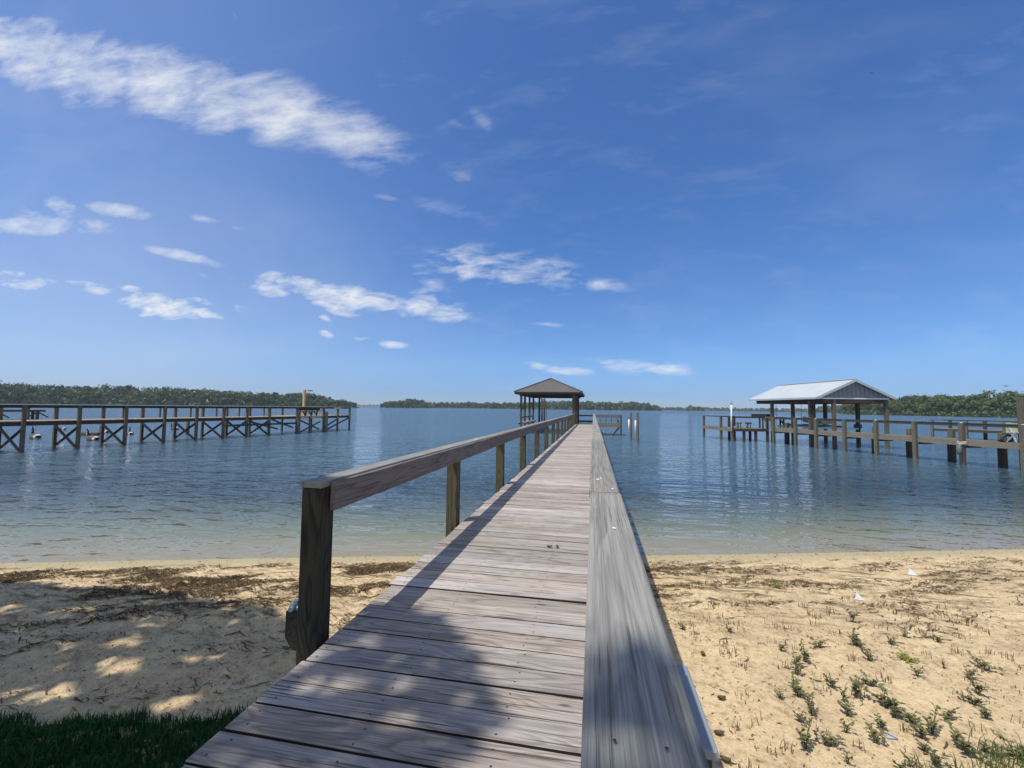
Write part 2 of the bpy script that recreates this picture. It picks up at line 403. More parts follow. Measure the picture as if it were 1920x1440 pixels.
# ------------------------------------------------------------------ boardwalk
DZ = 1.0; CAPZ = 2.0
bw = thing('boardwalk', 'weathered grey wooden boardwalk with two handrails running from the beach to the brown roofed shelter', 'boardwalk', (-.8, 20., 0))
dk = MB(); y = -1.2; i = 0; PL = .186
while y < 41.4:
    g = .006 + .006*rng.random()
    if y < 8: g += .005
    x0 = -1.68 + rng.normal(0, .008); x1 = .10 + rng.normal(0, .01); dz = rng.normal(0, .0022)
    a = rng.normal(0, .0012)
    dk.frame_box(((x0+x1)/2, y+PL/2, DZ-.019+dz), (1, a, rng.normal(0,.001)), (-a, 1, 0), (0,0,1), (x1-x0)/2, (PL-g)/2, .019, .004)
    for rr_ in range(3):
        for q_ in (1, 2, 6, 7): dk.mi[len(dk.mi)-26+rr_*8+q_] = 2  # plank sides painted dark so the gaps look shaded
    if y < 9:
        for xs in (-1.60, -1.05, -.42, .0):
            for yy in (.045, .135):
                cx, cy = xs+rng.normal(0,.012), y+yy+rng.normal(0,.006)
                zt = DZ+dz+.0012; n = 8
                dk.add([(cx+.0055*math.cos(2*math.pi*k/n), cy+.0055*math.sin(2*math.pi*k/n), zt) for k in range(n)], [tuple(range(n))], 1)
    y += PL
dk.build('decking', [M['deck'], M['screw'], M['gapshade']], bw)
# left handrail
postY = [2.55+2.86*k for k in range(14)]
for k, py in enumerate(postY):
    if py > 40.3: break
    t = rng.normal(0, .006)
    zb = -1.5 if py > 6 else -.3
    MB().box(-1.89+t, -1.745+t, py, py+.145, zb, CAPZ-.043, .006, 'Z').build('post', M['post'] if k else M['shadepost'], bw)
cap = MB(); ys = [2.535, 6.95, 11.6, 16.3, 21.0, 25.7, 30.3, 35.0, 40.6]
for a, b in zip(ys[:-1], ys[1:]):
    e = rng.normal(0, .004); z_ = rng.normal(0, .002)
    cap.frame_box((-1.817+e, (a+b)/2, CAPZ-.021+z_), (0,1,0), (-1,0,0), (0,0,1), (b-a)/2-.003, .0775, .021, .004)
cap.build('handrail', M['cap'], bw)
rl = MB(); ys = [2.62, 6.95, 11.0, 15.7, 20.4, 25.1, 29.9, 34.6, 40.5]
for a, b in zip(ys[:-1], ys[1:]):
    e = rng.normal(0, .002)
    rl.frame_box((-1.719+e, (a+b)/2, CAPZ-.098+rng.normal(0,.003)), (0,1,0), (-1,0,0), (0,0,1), (b-a)/2-.003, .019, .094, .004)
rl.build('rail_board', M['rail'], bw)
# right handrail
cap = MB(); ys = [-1.2, 2.49, 6.6, 11.2, 15.9, 20.7, 25.4, 30.1, 34.9, 41.2]
for k, (a, b) in enumerate(zip(ys[:-1], ys[1:])):
    e = (0, -.006, .004, -.003, 0, .004, -.004, 0, 0)[k]
    cap.frame_box((.068+e, (a+b)/2, CAPZ+.011+(0,.004,0,.002,0,0,.002,0,0)[k]), (0,1,0), (-1,0,0), (0,0,1), (b-a)/2-.0025, .084, .019, .004)
    for yy in (a+.06, b-.06, (a+b)/2):
        for xx in (.03, .10):
            cap.add([(xx+.003*math.cos(2*math.pi*q/8), yy+.003*math.sin(2*math.pi*q/8), CAPZ+.0345) for q in range(8)], [tuple(range(8))], 1)
cap.build('handrail', [M['cap'], M['screw']], bw)
rl = MB()
for a, b in zip(ys[:-1], ys[1:]):
    rl.frame_box((.0135, (a+b)/2, CAPZ-.105), (0,1,0), (-1,0,0), (0,0,1), (b-a)/2-.003, .019, .092, .004)
rl.build('rail_board', M['rail'], bw)
for py in [-.3+2.86*k for k in range(15)]:
    if py > 40.9: break
    MB().box(.104, .144, py, py+.145, -1.5 if py > 6 else -.3, CAPZ-.012, .005, 'Z').build('post', M['post'], bw)
# joists and rim boards below the deck
jo = MB()
for xx in (-1.45, -.8, -.15): jo.box(xx-.02, xx+.02, -1.2, 41.2, DZ-.24, DZ-.043, 0, 'Y')
jo.build('joist', M['joist'], bw)
for k in range(14):
    MB().box(-1.74, .1, postY[k]+.05, postY[k]+.09, DZ-.42, DZ-.245, 0, 'X').build('cross_beam', M['joist'], bw)
# chamfered block beside the near left post with its bolt plate
blk = MB(); X0, X1, Y0, Y1 = -1.985, -1.893, 2.56, 2.74
pr = [(X0, .98), (X0+.055, .905), (X1, .905), (X1, 1.145), (X0, 1.145)]
blk.add([(x, yy, zz) for yy in (Y0, Y1) for x, zz in pr], [(0,1,2,3,4),(9,8,7,6,5)]+[(i, 5+i, 5+(i+1)%5, (i+1)%5) for i in range(5)])
b_ = blk.build('side_block', M['joist'], bw)
pl = MB()
pl.frame_box((-1.935, 2.60, 1.163), (1,0,0), (0,1,0), (0,0,1), .04, .03, .016, .008)
pl.tube([(-1.935,2.575,1.172),(-1.935,2.535,1.172)], .017, 8); pl.tube([(-1.935,2.60,1.178),(-1.935,2.60,1.205)], .02, 6, smooth=False)
pl.build('bolt_plate', M['galv'], b_)
# droppings on the rails
for (x, y_, s) in ((.03,2.92,.012),(.05,2.97,.009),(.08,1.75,.008),(.11,2.6,.008),(.09,8.2,.03),(.02,9.5,.03),(.1,12.5,.04),(-1.80,6.5,.04),(-1.78,11.2,.05)):
    z0 = CAPZ+(.032 if x > -1 else .0015)+.002
    d = MB(); n = 9
    rr = [s*(.6+.6*rng.random()) for _ in range(n)]
    d.add([(x+rr[k]*math.cos(2*math.pi*k/n), y_+1.4*rr[k]*math.sin(2*math.pi*k/n), z0) for k in range(n)]+[(x, y_, z0+.003)], [(k, (k+1)%n, n) for k in range(n)], 0, True)
    d.build('dropping', M['dropping'], bw)
# end platform: to the right (under the bench) and far cross rails
pf = MB()
for k in range(17): pf.box(.11, 2.75, 41.45+k*.186, 41.45+k*.186+.178, DZ-.04, DZ, .004, 'X')
for k in range(17): pf.box(-1.68, .09, 41.45+k*.186, 41.45+k*.186+.178, DZ-.04, DZ, .004, 'X')
pf.build('end_platform', M['deck'], bw)
MB().box(.11, 2.62, 41.38, 41.43, DZ-.22, DZ+.0, 0, 'X').build('rim_board', M['greyboard'], bw)
for xx in (2.48, .3):
    MB().box(xx, xx+.16, 41.30 if xx > 1 else 41.44, (41.30 if xx > 1 else 41.44)+.16, -1.8, DZ+.98 if xx > 1 else DZ-.05, .006, 'Z').build('post', M['post'], bw)
MB().bar((.45,41.5,.78), (1.05,41.5,-.15), .05, .13).build('brace', M['joist'], bw)
MB().bar((2.4,41.5,.78), (1.65,41.5,-.15), .05, .13).build('brace', M['joist'], bw)
MB().box(-1.55, .3, 44.5, 44.55, 1.72, 1.86, .004, 'X').build('rail_board', M['darkbeam'], bw)
MB().box(-1.55, .3, 44.5, 44.55, 1.10, 1.30, .004, 'X').build('rail_board', M['darkbeam'], bw)

# bench standing on the end platform with its back to the shore
be = thing('bench', 'wooden bench with a high slatted back at the far end of the boardwalk', 'bench', (1.3, 41.7, DZ))
MB().box(.12, 2.46, 41.46, 41.50, DZ+.68, DZ+.97, .004, 'X').build('backrest', M['rail'], be)
for xx in (.3, .62, 1.15, 1.68, 2.2): MB().box(xx, xx+.055, 41.505, 41.55, DZ+.02, DZ+.9, .003, 'Z').build('back_slat', M['post'], be)
MB().box(.12, 2.46, 41.56, 41.98, DZ+.42, DZ+.46, .004, 'X').build('seat', M['greyboard'], be)
for xx in (.2, 2.3): MB().box(xx, xx+.09, 41.85, 41.94, DZ+.002, DZ+.418, .003, 'Z').build('leg', M['post'], be)
MB().box(.12, 2.46, 41.44, 41.455, DZ+.02, DZ+.2, .003, 'X').build('apron', M['greyboard'], be)

# ------------------------------------------------------------------ brown shelter
sh = thing('boat_shelter', 'open boat shelter with a brown hipped metal roof at the end of the boardwalk', 'shelter', (-4.3, 45.5, 0))
ex0, ex1, ey0, ey1, ez = -7.55, -1.0, 40.7, 51.5, 4.02
apx = (ex0+ex1)/2; ry0, ry1, rz = 43.55, 48.6, 5.48
rf = MB(); T = .06
A = [(ex0,ey0,ez),(ex1,ey0,ez),(ex1,ey1,ez),(ex0,ey1,ez)]; r0 = (apx,ry0,rz); r1 = (apx,ry1,rz)
def up(p, d=T): return (p[0], p[1], p[2]+d)
for fc in ((A[0],A[1],r0),(A[1],A[2],r1,r0),(A[2],A[3],r1),(A[3],A[0],r0,r1)):
    n = len(fc); top = [up(p) for p in fc]
    rf.add(top+list(fc), [tuple(range(n)), tuple(reversed(range(n, 2*n)))]+[(i, n+i, n+(i+1)%n, (i+1)%n) for i in range(n)])
# standing ribs, straight up each slope
def ribs(p0, p1, q0, q1, n):
    p0, p1 = Vector(p0), Vector(p1)
    for i in range(n+1):
        t = i/n; b = p0.lerp(p1, t)
        if q0 == q1:                                        # triangular end: rib runs until the hip
            k = 1-abs(2*t-1); mid = (p0+p1)/2; top = b + (Vector(q0)-mid)*k
        else:
            L = (p1-p0).length; a0 = abs(Vector(q0).y-p0.y)/L; a1 = abs(p1.y-Vector(q1).y)/L
            k = min(1, t/a0 if a0 else 1, (1-t)/a1 if a1 else 1)
            top = b + Vector((Vector(q0).x-p0.x, 0, rz-ez))*k
        if (top-b).length > .2: rf.bar(up(b, T+.008), up(top, T+.008), .03, .035)
ribs(A[0], A[1], r0, r0, 22); ribs(A[1], A[2], r0, r1, 34); ribs(A[0], A[3], r0, r1, 34); ribs(A[3], A[2], r1, r1, 22)
for a, b in ((A[0],r0),(A[1],r0),(A[2],r1),(A[3],r1),(r0,r1)): rf.bar(up(a,T+.03), up(b,T+.03), .2, .05)
rf.build('roof', M['brownroof'], sh)
fs = MB()
fs.box(ex0+.06, ex1-.06, ey0+.05, ey0+.09, ez-.17, ez-.003, 0, 'X'); fs.box(ex0+.06, ex1-.06, ey1-.09, ey1-.05, ez-.17, ez-.003, 0, 'X')
fs.box(ex0+.02, ex0+.055, ey0+.1, ey1-.1, ez-.17, ez-.003, 0, 'Y'); fs.box(ex1-.055, ex1-.02, ey0+.1, ey1-.1, ez-.17, ez-.003, 0, 'Y')
fs.build('fascia', M['darkbeam'], sh)
bm_ = MB(); bm_.box(-7.1, -1.45, 41.25, 41.4, ez-.33, ez-.02, 0, 'X'); bm_.box(-7.1, -1.45, 50.2, 50.35, ez-.33, ez-.02, 0, 'X')
bm_.box(-7.05, -6.92, 41.41, 50.19, ez-.32, ez-.03, 0, 'Y'); bm_.box(-1.75, -1.62, 41.41, 50.19, ez-.32, ez-.03, 0, 'Y')
bm_.build('beam', M['darkbeam'], sh)
for (x, y_) in [(-7.05,41.3),(-7.05,43.6),(-7.05,46.9),(-7.05,49.9),(-6.42,50.6)]:
    MB().box(x, x+.2, y_, y_+.2, -2, ez-.05, .008, 'Z').build('post', M['darkpile'] if x > -7 else M['post'], sh)
MB().box(-1.98, -1.70, 41.2, 41.45, -2, ez-.05, .008, 'Z').build('post', M['post'], sh)
MB().box(-1.69, -1.48, 41.22, 41.44, -2, ez-.06, .008, 'Z').build('post', M['darkpile'], sh)
MB().box(-1.8, -1.6, 49.9, 50.1, -2, ez-.05, .008, 'Z').build('post', M['darkpile'], sh)
cw = MB()
for k in range(46): cw.box(-7.35, -6.6, 41.6+k*.186, 41.6+k*.186+.178, 1.06, 1.10, 0, 'X')
cw.box(-7.30, -7.25, 41.6, 50, .88, 1.055, 0, 'Y'); cw.box(-6.7, -6.65, 41.6, 50, .88, 1.055, 0, 'Y')
cw.build('catwalk', M['deck'], sh)
MB().box(-7.06, -7.02, 41.25, 49.9, 1.5, 1.62, 0, 'Y').build('rail_board', M['darkbeam'], sh)

# pair of capped piles and a thin pole beyond the shelter
pp = thing('capped_piles', 'two dark piles joined by a short cap board behind the brown shelter', 'piles', (-6.2, 53, 0))
for x in (-6.28, -5.98): MB().tube([(x,53,-2),(x,53,3.62)], .11, 10).build('pile', M['darkpile'], pp)
MB().box(-6.5, -5.8, 52.9, 53.1, 3.625, 3.70, 0, 'X').build('cap_board', M['pile'], pp)
o = MB().tube([(-5.85,53.6,-1.8),(-5.8,53.6,3.15)], [.05,.03], 8).build('thin_pole', M['darkpile']); tag(o, 'thin dark pole in the water right of the capped piles', 'pole')

# mooring piles right of the boardwalk
def mooring(x, y_, top, label, side):
    t = thing('mooring_pile', label, 'mooring pile', (x, y_, 0), 'mooring piles right of the boardwalk')
    MB().tube([(x,y_,-1.8),(x,y_,0),(x,y_,top-.03),(x,y_,top)], [.105,.1,.095,.08], 14).build('pile', M['pile'], t)
    s = MB().tube([(x-side,y_-.02,.62),(x-side,y_-.02,1.66)], .052, 12)
    s.build('pipe_sleeve', M['pvc'], t)
    MB().box(x-side+.02, x-.06, y_-.05, y_+.01, .9, .95).build('bracket', M['galv'], t)
mooring(3.02, 36.1, 2.28, 'round grey mooring pile with white pipe sleeve, the nearer one to the bench', .16)
mooring(3.33, 33.9, 2.26, 'round grey mooring pile with white pipe sleeve, the farther one from the bench', .16)

# ------------------------------------------------------------------ generic pier pieces
def pt(P0, D, N, t, n, z): return (P0[0]+D[0]*t+N[0]*n, P0[1]+D[1]*t+N[1]*n, z)
def planks(mb, P0, D, N, t0, t1, n0, n1, z, step=.15, th=.038):
    t = t0
    while t < t1:
        c = pt(P0, D, N, t+step/2, (n0+n1)/2, z-th/2+rng.normal(0,.002))
        mb.frame_box(c, (N[0],N[1],0), (D[0],D[1],0), (0,0,-1), abs(n1-n0)/2+rng.normal(0,.012), step/2-.005, th/2)
        t += step
def post_at(P0, D, N, t, n, z0, z1, w, mat, parent, name='post', bev=.008):
    c = pt(P0, D, N, t, n, (z0+z1)/2)
    return MB().frame_box(c, (0,0,1), (D[0],D[1],0), (N[0],N[1],0), (z1-z0)/2, w/2, w/2, bev).build(name, mat, parent)

# ------------------------------------------------------------------ left pier
P0 = (-28.6, 16.0); D = (.1425, .9898); Nn = (.9898, -.1425)
lp = thing('left_pier', 'long brown timber pier with handrails and crossed braces left of the boardwalk', 'pier', (*P0, 0))
LZ, LR = 1.545, 2.40
dk = MB(); planks(dk, P0, D, Nn, -17, 18.1, -2.05, .02, LZ, .19); planks(dk, P0, D, Nn, 18.1, 25.1, -3.3, .02, LZ, .19)
dk.build('decking', M['brownboard'], lp)
bents = [-14.5,-12.3,-10.1,-7.9,-5.7,-3.5,-1.35,.75,2.95,5.15,7.3,9.35,11.3,13.2,15.25]
def gmin(t): return -2.2
for t in bents:
    post_at(P0, D, Nn, t, .075, gmin(t), LR-.045, .15, M['brownpost'], lp)
    post_at(P0, D, Nn, t, -2.1, gmin(t), LR-.045, .15, M['brownpost'], lp)
    # crossed braces between the two posts of a bent
    a = pt(P0, D, Nn, t+.09, .02, LZ-.28); b = pt(P0, D, Nn, t+.09, -2.05, .12)
    c = pt(P0, D, Nn, t-.09, -2.05, LZ-.28); d = pt(P0, D, Nn, t-.09, .02, .10)
    MB().bar(a, b, .045, .14).build('brace', M['joist'], lp); MB().bar(c, d, .045, .14).build('brace', M['brownpost'] if int(t*10) % 2 else M['joist'], lp)
for t in (18.1, 19.6, 21.3, 23.2, 24.95):
    post_at(P0, D, Nn, t, .075, -2.2, LR-.045 if t not in (19.6,) else LZ-.05, .15, M['brownpost'], lp)
    post_at(P0, D, Nn, t, -3.25, -2.2, LR-.045, .15, M['brownpost'], lp)
for t in [b+1.05 for b in bents[:-1]]+[16.6]:   # short rail posts between the bents, far rail only
    post_at(P0, D, Nn, t, -2.1, LZ-.25, LR-.045, .09, M['brownpost'], lp, 'rail_post')
for n, z0, z1, t0, t1 in ((.075,LR-.04,LR,-17,25.1),(-2.1,LR-.04,LR,-17,18.0),(-3.25,LR-.04,LR,18.1,25.1)):
    MB().bar(pt(P0,D,Nn,t0,n,(z0+z1)/2), pt(P0,D,Nn,t1,n,(z0+z1)/2), .2, z1-z0, .004).build('handrail', M['palecap'], lp)
for n, t0, t1 in ((-.005,-17,25.0),(-2.02,-17,18.0)):
    MB().bar(pt(P0,D,Nn,t0,n,LR-.115), pt(P0,D,Nn,t1,n,LR-.115), .035, .14, .004).build('rail_board', M['joist'], lp)
for n, t0, t1, mt in ((-.02,-17,18.2,'joist'),(-1.95,-17,18.0,'joist')):
    MB().bar(pt(P0,D,Nn,t0,n,LZ-.145), pt(P0,D,Nn,t1,n,LZ-.145), .04, .205, .004).build('rim_board', M[mt], lp)
MB().bar(pt(P0,D,Nn,18.25,-.02,LZ-.145), pt(P0,D,Nn,21.3,-.02,LZ-.145), .04, .205, .004).build('rim_board', M['newboard'], lp)
MB().bar(pt(P0,D,Nn,21.35,-.02,LZ-.145), pt(P0,D,Nn,25.0,-.02,LZ-.145), .04, .205, .004).build('rim_board', M['joist'], lp)
MB().bar(pt(P0,D,Nn,25.03,.02,LZ-.145), pt(P0,D,Nn,25.03,-3.25,LZ-.145), .04, .205, .004).build('rim_board', M['joist'], lp)
MB().bar(pt(P0,D,Nn,25.03,.02,LR-.115), pt(P0,D,Nn,25.03,-3.25,LR-.115), .035, .14, .004).build('rail_board', M['joist'], lp)
MB().bar(pt(P0,D,Nn,11.4,.17,.93), pt(P0,D,Nn,18.0,.17,.93), .045, .15, .004).build('long_brace', M['joist'], lp)
for t0, z0, t1, z1 in ((13.3,1.2,16.,.5),(17.6,.55,15.4,1.3),(18.3,1.25,20.9,.25),(21.0,1.0,18.6,.1),(21.5,.4,23.2,1.15),(22.0,.25,24.9,1.25)):
    MB().bar(pt(P0,D,Nn,t0,.17 if t0 < 18 else -.02,z0), pt(P0,D,Nn,t1,.17 if t0 < 18 else -.02,z1), .045, .13).build('brace', M['brownpost'] if t0 == 21.0 else M['joist'], lp)
MB().bar(pt(P0,D,Nn,21.6,-3.19,LR-.42), pt(P0,D,Nn,25.,-3.19,LR-.42), .035, .19).build('rail_board', M['newboard'], lp)
MB().bar(pt(P0,D,Nn,22.6,.2,LR-.1), pt(P0,D,Nn,23.5,.2,LR-.1), .05, .2).build('rail_block', M['newboard'], lp)
# bench leaning on the left pier rail
bb = thing('bench', 'dark slat backed bench on four angled brackets on the left pier end', 'bench', pt(P0,D,Nn,19.6,-.5,LZ))
MB().bar(pt(P0,D,Nn,18.45,-.14,LZ+.62), pt(P0,D,Nn,21.0,-.14,LZ+.62), .04, .22, .004).build('backrest', M['joist'], bb)
MB().bar(pt(P0,D,Nn,18.45,-.42,LZ+.45), pt(P0,D,Nn,21.0,-.42,LZ+.45), .42, .04, .004).build('seat', M['brownboard'], bb)
for t in (18.7, 19.4, 20.1, 20.75):
    MB().bar(pt(P0,D,Nn,t,-.17,LZ+.5), pt(P0,D,Nn,t,-.3,LZ+.0), .09, .1).bar(pt(P0,D,Nn,t,-.2,LZ+.415), pt(P0,D,Nn,t,-.62,LZ+.40), .09, .05).bar(pt(P0,D,Nn,t,-.6,LZ+.38), pt(P0,D,Nn,t,-.27,LZ+.08), .09, .06).build('bracket', M['joist'], bb)
# lamp post on its far side
q = pt(P0,D,Nn,20.9,-2.0,LZ)
lm = thing('lamp_post', 'square yellowish timber lamp post on the left pier end', 'lamp post', q)
MB().box(q[0]-.1, q[0]+.1, q[1]-.1, q[1]+.1, LZ, 4.05, .01, 'Z').build('pole', M['newboard'], lm)
MB().bar((q[0]+.1,q[1]+.05,3.9), (q[0]+.38,q[1]+.2,3.97), .05, .05).frame_box((q[0]+.5,q[1]+.25,3.94), (1,0,0), (0,1,0), (0,0,1), .17, .11, .05, .02).build('lamp_head', M['lampmetal'], lm)
for (x, y_, top, lab) in ((-25.75,33.9,1.75,'dark mooring pile standing tight against the left pier at its bench'), (-25.2,37.1,1.95,'slim mooring pile close to the left pier end right of its bench'), (-32.77,29.65,1.35,'short pile alone in the water seen through the left pier, nearer the shore'), (-34.24,34.92,1.2,'short pile alone in the water seen through the left pier, farther out')):
    o = MB().tube([(x,y_,-2),(x,y_,top-.03),(x,y_,top)], [.14,.13,.11], 12).build('mooring_pile', M['pile']); tag(o, lab, 'mooring pile')

# far-left dock behind it
fd = thing('far_dock', 'dark dock on stilts far behind the left pier', 'dock', (-82, 47, 0))
Pf = (-79.0, 48.9); Df = (-.33, -.944); Nf = (.944, -.33)
d_ = MB(); planks(d_, Pf, Df, Nf, 0, 22, -2.4, 0, 1.40, .3); d_.build('decking', M['joist'], fd)
MB().bar(pt(Pf,Df,Nf,0,.02,1.25), pt(Pf,Df,Nf,22,.02,1.25), .05, .22).build('rim_board', M['joist'], fd)
for t in (.8, 4.6, 8.6, 12.6, 16.5, 20.5):
    post_at(Pf, Df, Nf, t, -.05, -2.5, 1.36, .3, M['darkpile'], fd); post_at(Pf, Df, Nf, t, -2.3, -2.5, 1.36, .3, M['darkpile'], fd)
for t in (.8, 4.6):
    MB().bar(pt(Pf,Df,Nf,t,.1,1.1), pt(Pf,Df,Nf,t+1.1,.1,.3), .06, .16).build('brace', M['darkpile'], fd)
    MB().bar(pt(Pf,Df,Nf,t,.1,1.1), pt(Pf,Df,Nf,t-1.1,.1,.3), .06, .16).build('brace', M['darkpile'], fd)
MB().bar(pt(Pf,Df,Nf,3,-.3,1.75), pt(Pf,Df,Nf,9,-.3,1.75), .5, .08).build('rail_board', M['greyboard'], fd)

# ------------------------------------------------------------------ right pier
P1 = (18.6, 22.2); D1 = (-.335, .942); N1 = (-.942, -.335)
rp = thing('right_pier', 'grey timber pier with one handrail and stub piles right of the boardwalk', 'pier', (*P1, 0))
RZ, RR = 1.19, 1.95
dk = MB(); planks(dk, P1, D1, N1, -19, 15.2, -1.25, .0, RZ, .17); dk.build('decking', M['greyboard'], rp)
for t in (-17,-14.5,-12,-9.6,-7.3,-5.,-2.3,.3,2.6,4.72,6.8,8.8,10.9,12.62,14.7):
    big = t == .3
    post_at(P1, D1, N1, t, .10, -2, RR+.06 if not big else RR+.08, .18 if not big else .25, M['pile'], rp)
for t in (-16,-13.3,-10.8,-8.4,-6.1,-3.9,-.3,1.98,4.05,6.1,8.1,12.5,15.0):
    a = post_at(P1, D1, N1, t, -1.33, -2, 1.58, .22, M['pile'] , rp, 'stub_pile')
    post_at(P1, D1, N1, t, -1.33+.04, -2, RZ-.2, .235, M['darkpile'], rp, 'wet_pile')
MB().bar(pt(P1,D1,N1,-19,.0,RR-.02), pt(P1,D1,N1,14.8,.0,RR-.02), .05, .12, .004).build('handrail', M['joist'], rp)
MB().bar(pt(P1,D1,N1,-19,-.03,RR+.06), pt(P1,D1,N1,14.8,-.03,RR+.06), .14, .035, .004).build('cap_board', M['joist'], rp)
MB().bar(pt(P1,D1,N1,-19,.022,RZ-.15), pt(P1,D1,N1,15.1,.022,RZ-.15), .045, .24, .004).build('rim_board', M['greyboard'], rp)
MB().bar(pt(P1,D1,N1,-19,-1.2,RZ-.18), pt(P1,D1,N1,15.1,-1.2,RZ-.18), .045, .26, .004).build('rim_board', M['joist'], rp)
for t in (-17,-14.5,-12,-9.6,-7.3,-5.,-2.3,.3,2.6,4.72,6.8,8.8,10.9,12.62,14.7):
    MB().bar(pt(P1,D1,N1,t+.13,-.03,RZ-.3), pt(P1,D1,N1,t+.13,-1.2,RZ-.3), .05, .18).build('cross_beam', M['joist'], rp)
for t in (.3, 2.6, 6.8, 10.9):
    c = pt(P1, D1, N1, t, .10, RR+.085 if t != .3 else RR+.09); s = .06 if t != .3 else .11
    d = MB(); n = 10; d.add([(c[0]+s*math.cos(2*math.pi*k/n)*(.8+.3*rng.random()), c[1]+s*math.sin(2*math.pi*k/n), c[2]-.01) for k in range(n)]+[(c[0],c[1],c[2]+.012)], [(k,(k+1)%n,n) for k in range(n)], 0, True)
    d.build('dropping', M['dropping'], rp)
# L-shaped platform at the pier end
E1 = (11.0, 37.3); DV = (-.187, .982); NU = (.982, .187)
dk = MB(); planks(dk, E1, DV, NU, 0, 5.3, 0, 2.95, 1.05, .17); dk.build('end_platform', M['greyboard'], rp)
for t, n, top in ((.07,.07,1.95),(.07,1.0,1.03),(.07,1.95,1.03),(1.95,.07,1.95),(5.2,.07,1.95),(3.4,1.5,1.95),(.07,2.9,1.95),(5.2,2.9,1.95),(2.6,2.9,1.03)):
    post_at(E1, DV, NU, t, n, -2, top, .17, M['pile'] if top > 1.5 and n < 1 else M['darkpile'], rp)
MB().bar(pt(E1,DV,NU,-.03,-.03,.92), pt(E1,DV,NU,5.3,-.03,.92), .05, .24).build('rim_board', M['greyboard'], rp)
MB().bar(pt(E1,DV,NU,-.04,0,.92), pt(E1,DV,NU,-.04,2.95,.92), .05, .2).build('rim_board', M['joist'], rp)
MB().bar(pt(E1,DV,NU,-.05,.06,1.97), pt(E1,DV,NU,5.3,.06,1.97), .13, .06).build('handrail', M['joist'], rp)
MB().bar(pt(E1,DV,NU,.05,.0,1.96), pt(E1,DV,NU,.05,2.7,1.96), .06, .13).build('handrail', M['joist'], rp)
MB().bar(pt(E1,DV,NU,5.2,.0,1.97), pt(E1,DV,NU,5.2,2.9,1.97), .13, .06).build('handrail', M['joist'], rp)

# white pole at the platform corner
q = pt(E1, DV, NU, -.12, -.1, 0)
wp = thing('white_pole', 'thin white pole with a dark tip at the corner of the right pier platform', 'pole', (q[0], q[1], .85))
MB().tube([(q[0],q[1],.85),(q[0]+.02,q[1],2.95)], .05, 10).build('tube', M['pvc'], wp)
MB().tube([(q[0]+.02,q[1],2.951),(q[0]+.02,q[1],3.08),(q[0]+.02,q[1],3.09),(q[0]+.02,q[1],3.24)], [.05,.05,.015,.01], 8).build('tip', M['rubber'], wp)
# stools and plank table
for k, (t, n, lab, mt) in enumerate(((.75,.95,'small round topped stool on the right pier platform, nearer the white pole','greyboard'), (.75,1.75,'small square dark stool on the right pier platform beside the round stool','joist'))):
    q = pt(E1, DV, NU, t, n, 1.05); so = thing('stool', lab, 'stool', q)
    if k == 0: MB().tube([(q[0],q[1],1.43),(q[0],q[1],1.56)], .24, 16).build('seat', M[mt], so)
    else: MB().box(q[0]-.2, q[0]+.2, q[1]-.2, q[1]+.2, 1.40, 1.53, .01).build('seat', M[mt], so)
    for a in range(3): MB().tube([(q[0]+.12*math.cos(a*2.1),q[1]+.12*math.sin(a*2.1),1.43),(q[0]+.17*math.cos(a*2.1),q[1]+.17*math.sin(a*2.1),1.05)], .03, 6).build('leg', M['darkpile'], so)
q = pt(E1, DV, NU, .55, 3.3, 1.05)
tb = thing('plank_table', 'grey plank work table with a raised back board where the right pier meets its platform', 'table', q)
def tbp(a, b, z): return (q[0]+NU[0]*a+DV[0]*b, q[1]+NU[1]*a+DV[1]*b, z)
MB().bar(tbp(-.75,0,1.98), tbp(1.25,0,1.98), .62, .05).build('tabletop', M['greyboard'], tb)
MB().bar(tbp(-1.2,.36,2.12), tbp(.45,.36,2.12), .04, .22).build('back_board', M['joist'], tb)
MB().bar(tbp(-.55,-.3,1.80), tbp(.35,-.3,1.80), .04, .26).build('apron', M['greyboard'], tb)
for a, b in ((-.6,-.22),(-.6,.22),(1.1,-.22),(1.1,.22)): MB().bar(tbp(a,b,1.05), tbp(a,b,1.953), .1, .1).build('leg', M['darkpile'], tb)
MB().bar(tbp(.75,-.26,1.85), tbp(1.3,-.26,1.15), .07, .1).build('brace', M['greyboard'], tb)

# tall post at the right frame edge
tp = thing('tall_post', 'tall slim grey post rising behind the right pier at the picture edge', 'post', (19.25, 23.6, 0))
MB().box(19.16, 19.36, 23.5, 23.7, -2, 3.22, .01, 'Z').build('pole', M['pile'], tp)
MB().box(19.37, 19.41, 23.52, 23.68, 2.0, 3.0, .004, 'Z').build('side_board', M['greyboard'], tp)

# fender hanging by a rope ring on the pier post
q = pt(P1, D1, N1, 2.6, .10, 0)
fe = thing('boat_fender', 'dark grey boat fender hanging from a rope ring on a right pier post', 'fender', (q[0], q[1], .55))
MB().tube([(q[0]-.19,q[1]-.13,.97),(q[0]-.2,q[1]-.13,.93),(q[0]-.23,q[1]-.14,.82),(q[0]-.25,q[1]-.15,.6),(q[0]-.25,q[1]-.15,.52),(q[0]-.25,q[1]-.15,.49)], [.02,.07,.1,.1,.06,.02], 12).build('body', M['fender'], fe)
rg = MB()
for zz in (1.0, 1.05, 1.10):
    rg.tube([(q[0]+.155*math.cos(a)*(1+.12*abs(math.sin(2*a+.7))), q[1]+.155*math.sin(a)*(1+.12*abs(math.sin(2*a+.7))), zz+.02*math.sin(3*a)) for a in [2*math.pi*k/16 for k in range(17)]], .026, 6, cap=False)
rg.tube([(q[0]-.16,q[1]-.1,1.05),(q[0]-.19,q[1]-.13,.96)], .015, 6)
rg.build('rope', M['rope'], fe)

